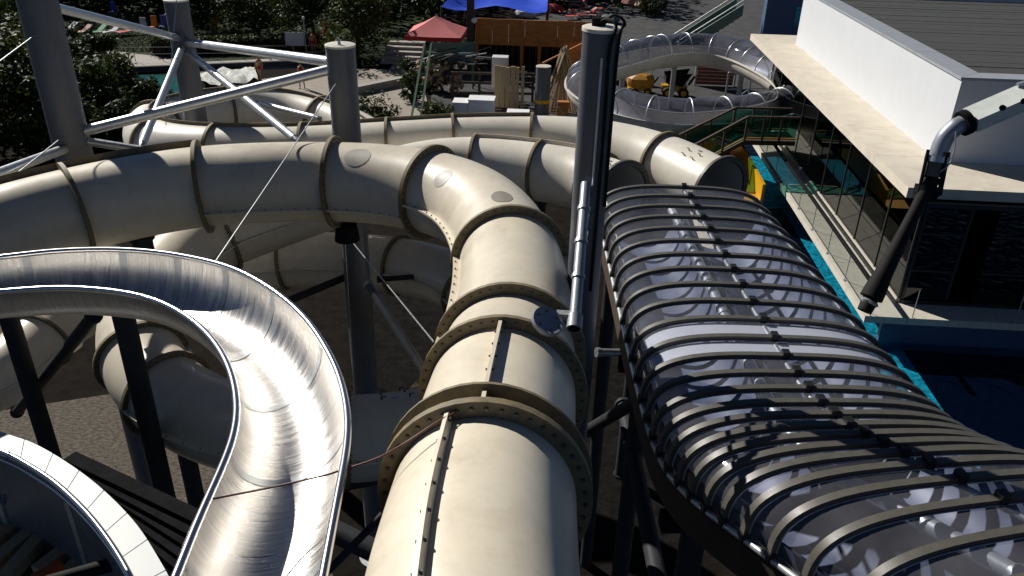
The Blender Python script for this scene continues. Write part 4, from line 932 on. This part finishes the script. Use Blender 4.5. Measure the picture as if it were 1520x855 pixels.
z_ = [(-.7, -.6, 1.0), (.45, -.6, .8), (.45, .6, .8), (-.7, .6, 1.0), (-.75, -.75, 1.5), (1.0, -.75, 1.75), (1.0, .75, 1.75), (-.75, .75, 1.5)]
MB().add([dp+Vector(p) for p in z_], [(3, 2, 1, 0), (0, 1, 5, 4), (1, 2, 6, 5), (2, 3, 7, 6), (3, 0, 4, 7)]).build('skip', 'rubber', do, 0)
MB().span((dp.x-.9, dp.y-.35, .4), (dp.x+.8, dp.y+.35, .8)).build('chassis', 'yellow', do, 0)
for dx in (-.5, .55):
    for dy in (-.55, .55): wheel(dp+Vector((dx, dy, .36)), .36, do, .24)
MB().bar(dp+Vector((.9, 0, .8)), dp+Vector((1.25, 0, 1.4)), .3, .08).build('seat', 'black_steel', do, 0)
bk = az(1060, 128, 0); br_ = thing('brick_panel', 'reddish panel of stacked boards in a steel frame', 'panel', (bk.x, bk.y, 0))
for k in range(9): MB().span((bk.x-1.3+random.uniform(-.03, .03), bk.y, .1+k*.24), (bk.x+1.3+random.uniform(-.03, .03), bk.y+.12, .31+k*.24)).build('board', 'brick_red', br_, 0)
for x in (-1.45, 1.35): MB().span((bk.x+x, bk.y-.05, 0), (bk.x+x+.1, bk.y+.17, 2.4)).build('frame_post', 'galv', br_, 0)
fr_ = thing('pipe_gantry', 'pale steel pipe handrail frame inside the raft slide loop', 'frame', az(1085, 165, 0))
a, c = az(1074, 160, 0), az(1142, 158, 0); zt = 2.3
for p in (a, a.lerp(c, .5), c): MB().tube([p, p+Vector((0, 0, zt))], .06, 8).build('post', 'galv', fr_)
for z in (zt, 1.2): MB().tube([a+Vector((0, 0, z)), c+Vector((0, 0, z))], .07 if z > 2 else .035, 8).build('rail', 'galv', fr_)
MB().tube([a+Vector((0, 0, .1)), a.lerp(c, .5)+Vector((0, 0, 1.2))], .03, 8).build('stay', 'galv', fr_); MB().tube([a.lerp(c, .5)+Vector((0, 0, .1)), c+Vector((0, 0, 1.2))], .03, 8).build('stay', 'galv', fr_)
sc = az(982, 112, 0); so_ = thing('scaffold_frame', 'narrow scaffold frame behind the yellow machine', 'scaffold', (sc.x, sc.y, 0))
for x in (-.7, .7): MB().tube([(sc.x+x, sc.y, 0), (sc.x+x, sc.y, 2.2)], .04, 8).build('upright', 'galv', so_)
for z in (.6, 1.4, 2.1): MB().tube([(sc.x-.7, sc.y, z), (sc.x+.7, sc.y, z)], .03, 8).build('rung', 'galv', so_)
# steps by the plaza
sp = az(592, 96, 0); ss = thing('garden_steps', 'pale stone steps climbing from the plaza into the trees', 'steps', (sp.x, sp.y, 0))
for k in range(5): MB().span((sp.x-1.4, sp.y+k*.75, 0), (sp.x+1.5, sp.y+k*.75+.74, .2+k*.22)).build('step', 'path_concrete', ss, 0)
# low walls / kerbs
a, c = az(188, 108, 0), az(480, 96, 0); MB().bar(a+Vector((0, -.1, .2)), c+Vector((0, -.1, .2)), .25, .45).solo('low_wall', 'plaza_grey', 'low grey wall between the path and the white water', 'wall', smooth=0)
a, c = az(525, 131, .4), az(608, 114, .4); MB().bar(a-Vector((0, 0, .15)), c-Vector((0, 0, .15)), .5, .5).solo('plaza_kerb', 'path_concrete', 'pale kerb wall crossing the plaza behind the capped column', 'wall', smooth=0)
fr2 = thing('path_railing', 'thin wire railing beside the pale path', 'railing', az(290, 100, 0))
a, c = az(160, 92, 0), az(480, 88, 0)
for k in range(9): p = a.lerp(c, k/8); MB().tube([p, p+Vector((0, 0, 1.05))], .025, 6).build('post', 'black_steel', fr2)
for z in (.55, 1.05): MB().tube([a+Vector((0, 0, z)), c+Vector((0, 0, z))], .014, 6).build('rail', 'galv', fr2)
sg = az(470, 82, 0); so2 = thing('notice_board', 'small white notice board by the path railing', 'sign', (sg.x-1.6, sg.y, 0)); MB().span((sg.x-2.4, sg.y, .7), (sg.x-.9, sg.y+.05, 1.7)).build('board', 'fab_white', so2, 0)
for x in (-2.3, -1.05): MB().span((sg.x+x, sg.y+.06, 0), (sg.x+x+.07, sg.y+.12, 1.7)).build('leg', 'black_steel', so2, 0)
tl = az(455, 78, 0); tlo = thing('path_light', 'slim pale path light post near the closed red umbrella', 'lamp', (tl.x, tl.y, 0)); MB().tube([(tl.x, tl.y, 0), (tl.x, tl.y, 2.6)], .04, 8).build('pole', 'galv', tlo); MB().lathe((tl.x, tl.y, 2.6), [(.04, -.1), (.11, 0), (.1, .15), (0, .2)], 12).build('head', 'globe', tlo)
um = az(486, 84, 0); uo = thing('closed_umbrella', 'closed red sunshade on a pole beside the path', 'umbrella', (um.x, um.y, 0))
MB().tube([(um.x, um.y, 0), (um.x, um.y, 2.9)], .03, 8).build('pole', 'galv', uo); mb = MB().lathe((um.x, um.y, 0), [(.1, .7), (.24, .9), (.2, 1.6), (.13, 2.4), (.03, 2.8)], 14)
for k, v in enumerate(mb.v):
    f = 1+.22*((k//5) % 2); v.x = um.x+(v.x-um.x)*f; v.y = um.y+(v.y-um.y)*f
mb.build('folded_canopy', 'red_band', uo, 20)

# bundles and bags left on the upper plaza
random.seed(21)
for k, (px, py, m_, nm) in enumerate(((956, 12, 'wood_pale', 'cream'), (968, 18, 'fab_white', 'white'), (905, 34, 'green_tarp', 'dull green'), (822, 18, 'fab_red', 'red'), (935, 8, 'fab_pink', 'pink'), (778, 26, 'fab_white', 'off-white'))):
    p = az(px, py, 0); mb = MB().lathe(p, [(0, .02), (.7, .0), (.85, .25), (.6, .6), (.2, .75), (0, .78)], 14)
    for v in mb.v: v.x = p.x+(v.x-p.x)*1.3; v += Vector((random.uniform(-.1, .1), random.uniform(-.1, .1), random.uniform(0, .12)))
    mb.solo('cloth_bundle', m_, nm+' heap of towels and bags dumped on the upper plaza', 'bundle', 'bundles on the upper plaza', 25)
# sun loungers
def lounger(p, rz, m, label, group):
    o = thing('sun_lounger', label, 'sun lounger', p, group); X = Vector((math.cos(rz), math.sin(rz), 0)); Y = Vector((-X.y, X.x, 0)); Z = Vector((0, 0, 1)); p = Vector(p)
    MB().box(p+X*.0+Z*.36, (1.25, .66, .05), ax=(X, Y, Z)).build('seat', m, o, 0)
    d = (X*-.75+Z*.5).normalized(); n = d.cross(Y); MB().box(p-X*.62+Z*.38+d*.38, (.76, .66, .05), ax=(d, Y, n)).build('backrest', m, o, 0)
    for s in (-1, 1):
        MB().bar(p+Y*s*.36-X*.62+Z*.34, p+Y*s*.36+X*.66+Z*.34, .04, .05).build('side_rail', 'fab_white', o, 0)
        for t in (-.55, .55): MB().bar(p+Y*s*.34+X*t, p+Y*s*.34+X*t+Z*.33, .04, .04, Y).build('leg', 'fab_white', o, 0)
for k, (px, py, m, nm) in enumerate(((96, 50, 'fab_white', 'cream'), (117, 54, 'fab_pink', 'pink'), (139, 54, 'fab_green', 'green'), (161, 53, 'fab_white', 'white and grey'), (184, 53, 'fab_red', 'red'))):
    lounger(az(px, py, 0), R_(-118), m, nm+' sun lounger on the lawn, one of a tilted row', 'sun loungers on the lawn')
random.seed(3)
for k in range(11):
    px, py = 838+random.random()*62, 6+random.random()*24; c_ = ['fab_red', 'fab_red', 'fab_pink', 'fab_orange'][k % 4]
    lounger(az(px, py, 0), R_(random.choice([15, 195, 160])), c_, {'fab_red': 'red', 'fab_pink': 'pink', 'fab_orange': 'orange'}[c_]+' lounger crowded on the grey plaza above the shed', 'loungers on the upper plaza')
for k, (px, py, c_) in enumerate(((229, 47, 'fab_orange'), (243, 46, 'fab_blue'), (213, 50, 'fab_white'), (168, 24, 'fab_blue'), (318, 50, 'fab_orange'))):
    p = az(px, py, 0); o = thing('deck_chair', {'fab_orange': 'orange', 'fab_blue': 'blue', 'fab_white': 'white'}[c_]+' upright deck chair on the grass '+('by the hedge' if k == 4 else 'beside the loungers' if k < 3 else 'behind the loungers'), 'chair', p)
    MB().box(p+Vector((0, 0, .42)), (.55, .55, .05)).build('seat', c_, o, 0); MB().box(p+Vector((0, .28, .85)), (.55, .05, .9)).build('backrest', c_, o, 0)
    for sx in (-.24, .24):
        for sy in (-.22, .22): MB().span(p+Vector((sx-.02, sy-.02, 0)), p+Vector((sx+.02, sy+.02, .395))).build('leg', 'fab_white', o, 0)

# people
def person(px, py, rz, cloth, label, top=None, stride=.12, hh=1.74):
    p = az(px, py, 0); o = thing('person', label, 'person', p); o.rotation_euler[2] = rz; s = hh/1.75
    V = [(0, 0, .95, .13), (0, 0, 1.12, .125), (0, -.01, 1.3, .145), (0, 0, 1.44, .10), (0, 0, 1.52, .055), (0, .01, 1.60, .075), (0, .015, 1.68, .082), (0, .0, 1.755, .045)]; Eg = [(i, i+1) for i in range(7)]
    def chain(a, pts):
        for q in pts: V.append(q); Eg.append((a, len(V)-1)); a = len(V)-1
        return a
    for sx in (-1, 1):
        chain(0, [(sx*.10, 0, .88, .095), (sx*.11, sx*stride*.5+.03, .5, .062), (sx*.11, sx*stride, .1, .042), (sx*.11, sx*stride+.0, .04, .045), (sx*.12, sx*stride+.16, .03, .03)])
        hnd = chain(3, [(sx*.19, 0, 1.40, .06), (sx*.25, -.02-.05*sx, 1.13, .042), (sx*.26, .06-.08*sx, .90, .03), (sx*.26, .08-.08*sx, .83, .03)])
        hx, hy = sx*.26, .08-.08*sx
        for k, L in enumerate((.07, .085, .09, .08)): chain(hnd, [(hx+(k-1.5)*.012, hy+.01+(k-1.5)*.012, .79, .010), (hx+(k-1.5)*.013, hy+.025+(k-1.5)*.012, .79-L, .008)])
        chain(hnd, [(hx-sx*.02, hy+.035, .81, .010), (hx-sx*.025, hy+.05, .77, .009)])
    me = bpy.data.meshes.new('body'); me.from_pydata([(a*s, b*s, c*s) for a, b, c, _ in V], Eg, []); me.materials.append(MATS['skin'])
    ob = bpy.data.objects.new('body', me); COL.objects.link(ob); ob.parent = o
    bm = bmesh.new(); bm.from_mesh(me); lay = bm.verts.layers.skin.verify()
    for i, v in enumerate(bm.verts): v[lay].radius = (V[i][3]*s,)*2; v[lay].use_root = (i == 0)
    bm.to_mesh(me); bm.free()
    sk = ob.modifiers.new('skin', 'SKIN'); sk.use_smooth_shade = True; sb = ob.modifiers.new('sub', 'SUBSURF'); sb.levels = sb.render_levels = 1
    def part(nm, prof, m, sy=1.):
        b_ = MB().lathe((0, 0, 0), [(r*s, z*s) for r, z in prof], 14)
        for v in b_.v: v.y *= sy
        me = b_.build(nm, m, None, 60); me.parent = o
    part('shorts', [(.165, .80), (.185, .86), (.18, .95), (.165, 1.03), (.15, 1.035)], cloth, .85)
    if top: part('shirt', [(.17, 1.0), (.165, 1.12), (.185, 1.3), (.15, 1.43), (.07, 1.47)], top, .8)
    part('hair', [(.088, 1.66), (.095, 1.72), (.07, 1.78), (.0, 1.80)], 'hair', 1.1)
    hd = MB().cone((0, .09*s, 1.66*s), (0, .115*s, 1.645*s), .014, .006, 6).build('nose', 'skin', None); hd.parent = o
    for sx in (-1, 1): e_ = MB().cone((sx*.03*s, .085*s, 1.685*s), (sx*.03*s, .092*s, 1.685*s), .010, .008, 6).build('eye', 'hair', None); e_.parent = o
person(387, 120, R_(60), 'cloth_red', 'person in red swimwear walking by the white water', None, .2)
person(449, 131, R_(170), 'cloth_dark', 'person in dark shorts and red top standing at the pool deck', 'cloth_red')
person(437, 77, R_(40), 'cloth_blue', 'person in blue shorts standing by the path railing')
person(466, 80, R_(200), 'cloth_red', 'person in red shorts near the closed sunshade')
person(813, 30, R_(20), 'cloth_dark', 'person in dark shorts standing on the upper plaza')
person(798, 22, R_(120), 'cloth_red', 'person in red shorts on the upper plaza by the blue tarpaulin')

# ------------------------------------------------------------------ vegetation
def tree(px, py, h, rx, lab, m='leaf_dark', n=5200, base=None, ls=.15, low=.12, group='trees and shrubs around the pools'):
    p = base or az(px, py, 0); o = thing('tree', lab, 'tree', p, group); p = Vector(p)
    tk = MB(); tr = .05+.022*h; tk.sweep([p, p+Vector((.05, 0, h*.3)), p+Vector((-.06, .05, h*.6))], [(tr*math.cos(k*.7854), tr*math.sin(k*.7854)) for k in range(8)])
    cl = []
    for k in range(26):
        a = random.random()*6.283; rr = rx*math.sqrt(random.random())*.85; zz = h*(low+(1-low)*random.random()); f = 1-.55*abs((zz/h-.5)*1.6)**1.6
        cl.append((p+Vector((math.cos(a)*rr*f, math.sin(a)*rr*f, zz)), random.uniform(.22, .42)*rx))
    for c, r in cl[:9]: tk.cone(p+Vector((0, 0, h*.25)), c, tr*.45, .02, 6)
    tk.build('trunk', 'bark', o, 60)
    lf = MB()
    for k in range(n):
        c, r = random.choice(cl); d = Vector((random.gauss(0, 1), random.gauss(0, 1), random.gauss(0, 1))).normalized(); q = c+d*r*(random.random()**.4)*random.uniform(.8, 1.25)
        if q.z < .1: q.z = .1+random.random()*.3
        u = Vector((random.gauss(0, 1), random.gauss(0, 1), random.gauss(0, .6))).normalized(); v = u.cross(d); v = v.normalized() if v.length > 1e-3 else u.orthogonal().normalized(); s = ls*random.uniform(.6, 1.4)
        lf.add([q-u*s, q+v*s*.5, q+u*s, q-v*s*.5], [(0, 1, 2, 3)])
    lf.build('crown', m, o, 0)
random.seed(11)
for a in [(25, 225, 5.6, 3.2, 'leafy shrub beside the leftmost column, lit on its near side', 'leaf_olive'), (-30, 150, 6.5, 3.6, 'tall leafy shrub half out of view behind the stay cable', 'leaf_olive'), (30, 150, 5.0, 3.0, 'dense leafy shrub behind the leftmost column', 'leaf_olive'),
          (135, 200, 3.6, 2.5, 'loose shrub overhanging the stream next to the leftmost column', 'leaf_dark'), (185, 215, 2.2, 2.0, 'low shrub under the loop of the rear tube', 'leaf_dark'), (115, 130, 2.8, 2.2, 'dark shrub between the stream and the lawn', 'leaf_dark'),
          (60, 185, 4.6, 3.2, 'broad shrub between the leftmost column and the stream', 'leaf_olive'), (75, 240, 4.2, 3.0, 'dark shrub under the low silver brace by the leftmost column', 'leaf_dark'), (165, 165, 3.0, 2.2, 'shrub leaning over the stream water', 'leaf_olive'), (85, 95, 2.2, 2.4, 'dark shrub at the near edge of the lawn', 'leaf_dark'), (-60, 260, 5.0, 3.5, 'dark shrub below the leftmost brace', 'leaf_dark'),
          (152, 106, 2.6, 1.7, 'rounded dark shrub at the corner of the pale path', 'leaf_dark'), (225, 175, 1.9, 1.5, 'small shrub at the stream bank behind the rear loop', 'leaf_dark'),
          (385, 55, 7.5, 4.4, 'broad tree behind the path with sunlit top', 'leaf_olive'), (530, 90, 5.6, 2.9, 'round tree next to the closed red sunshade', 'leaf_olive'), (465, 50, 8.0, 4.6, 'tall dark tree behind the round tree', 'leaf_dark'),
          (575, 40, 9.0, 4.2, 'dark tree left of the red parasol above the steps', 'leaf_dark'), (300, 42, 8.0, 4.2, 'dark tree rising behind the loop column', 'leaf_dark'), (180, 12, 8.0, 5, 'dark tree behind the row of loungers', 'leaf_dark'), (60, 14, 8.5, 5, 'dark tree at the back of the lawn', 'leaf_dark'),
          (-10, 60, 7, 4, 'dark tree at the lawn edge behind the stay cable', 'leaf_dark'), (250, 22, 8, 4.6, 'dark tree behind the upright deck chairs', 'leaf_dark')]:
    tree(*a)
tree(650, 178, 1.0, 1.2, 'low bush beside the white boxes', 'leaf_olive', 1400, ls=.1); tree(612, 150, 1.7, .9, 'potted round bush by the green shelter', 'leaf_dark', 1400, ls=.1); tree(555, 178, 1.2, 1.6, 'low bush at the plaza edge behind the rear tube', 'leaf_dark', 1800, ls=.1)
tree(604, 125, 1.6, .8, 'round clipped bush at the foot of the steps', 'leaf_dark', 1400, ls=.1); tree(972, 22, 2.2, 1.8, 'straggly bush beside the staircase', 'leaf_olive', 1500, ls=.12)
hg = MB(); h0, h1 = az(228, 80, 0), az(480, 74, 0)
for k in range(9000):
    t = random.random(); q = h0.lerp(h1, t)+Vector((random.uniform(-.3, .3), random.uniform(-.7, .7), 1.25*random.random()**.6)); u = Vector((random.gauss(0, 1), random.gauss(0, 1), random.gauss(0, .6))).normalized(); v = u.orthogonal().normalized()
    hg.add([q-u*.11, q+v*.06, q+u*.11, q-v*.06], [(0, 1, 2, 3)])
ho = thing('hedge', 'long dark clipped hedge between lawn and path', 'hedge', h0.lerp(h1, .5)); hg.build('foliage', 'leaf_dark', ho, 0); MB().bar(h0+Vector((0, 0, .5)), h1+Vector((0, 0, .5)), .9, .9).build('stems', 'bark', ho, 0)
# wooded slope closing the view at the back
bgk = MB()
for k in range(52000):
    x = random.uniform(-95, 6); y = random.uniform(78, 120); z = random.uniform(0, 1)**.8*(4.5+.16*(y-78))+1.2*math.sin(x*.7)+.9*math.sin(x*1.9+y); z = max(.05, z)
    if x > -12 and y < 92: continue
    q = Vector((x, y, z)); u = Vector((random.gauss(0, 1), random.gauss(0, 1), random.gauss(0, .6))).normalized(); v = u.orthogonal().normalized(); s = random.uniform(.2, .5); bgk.add([q-u*s, q+v*s*.6, q+u*s, q-v*s*.6], [(0, 1, 2, 3)])
tag(bgk.build('woodland', 'leaf_dark', None, 0), 'dark woodland closing the view behind the lawn', 'woodland', kind='stuff')
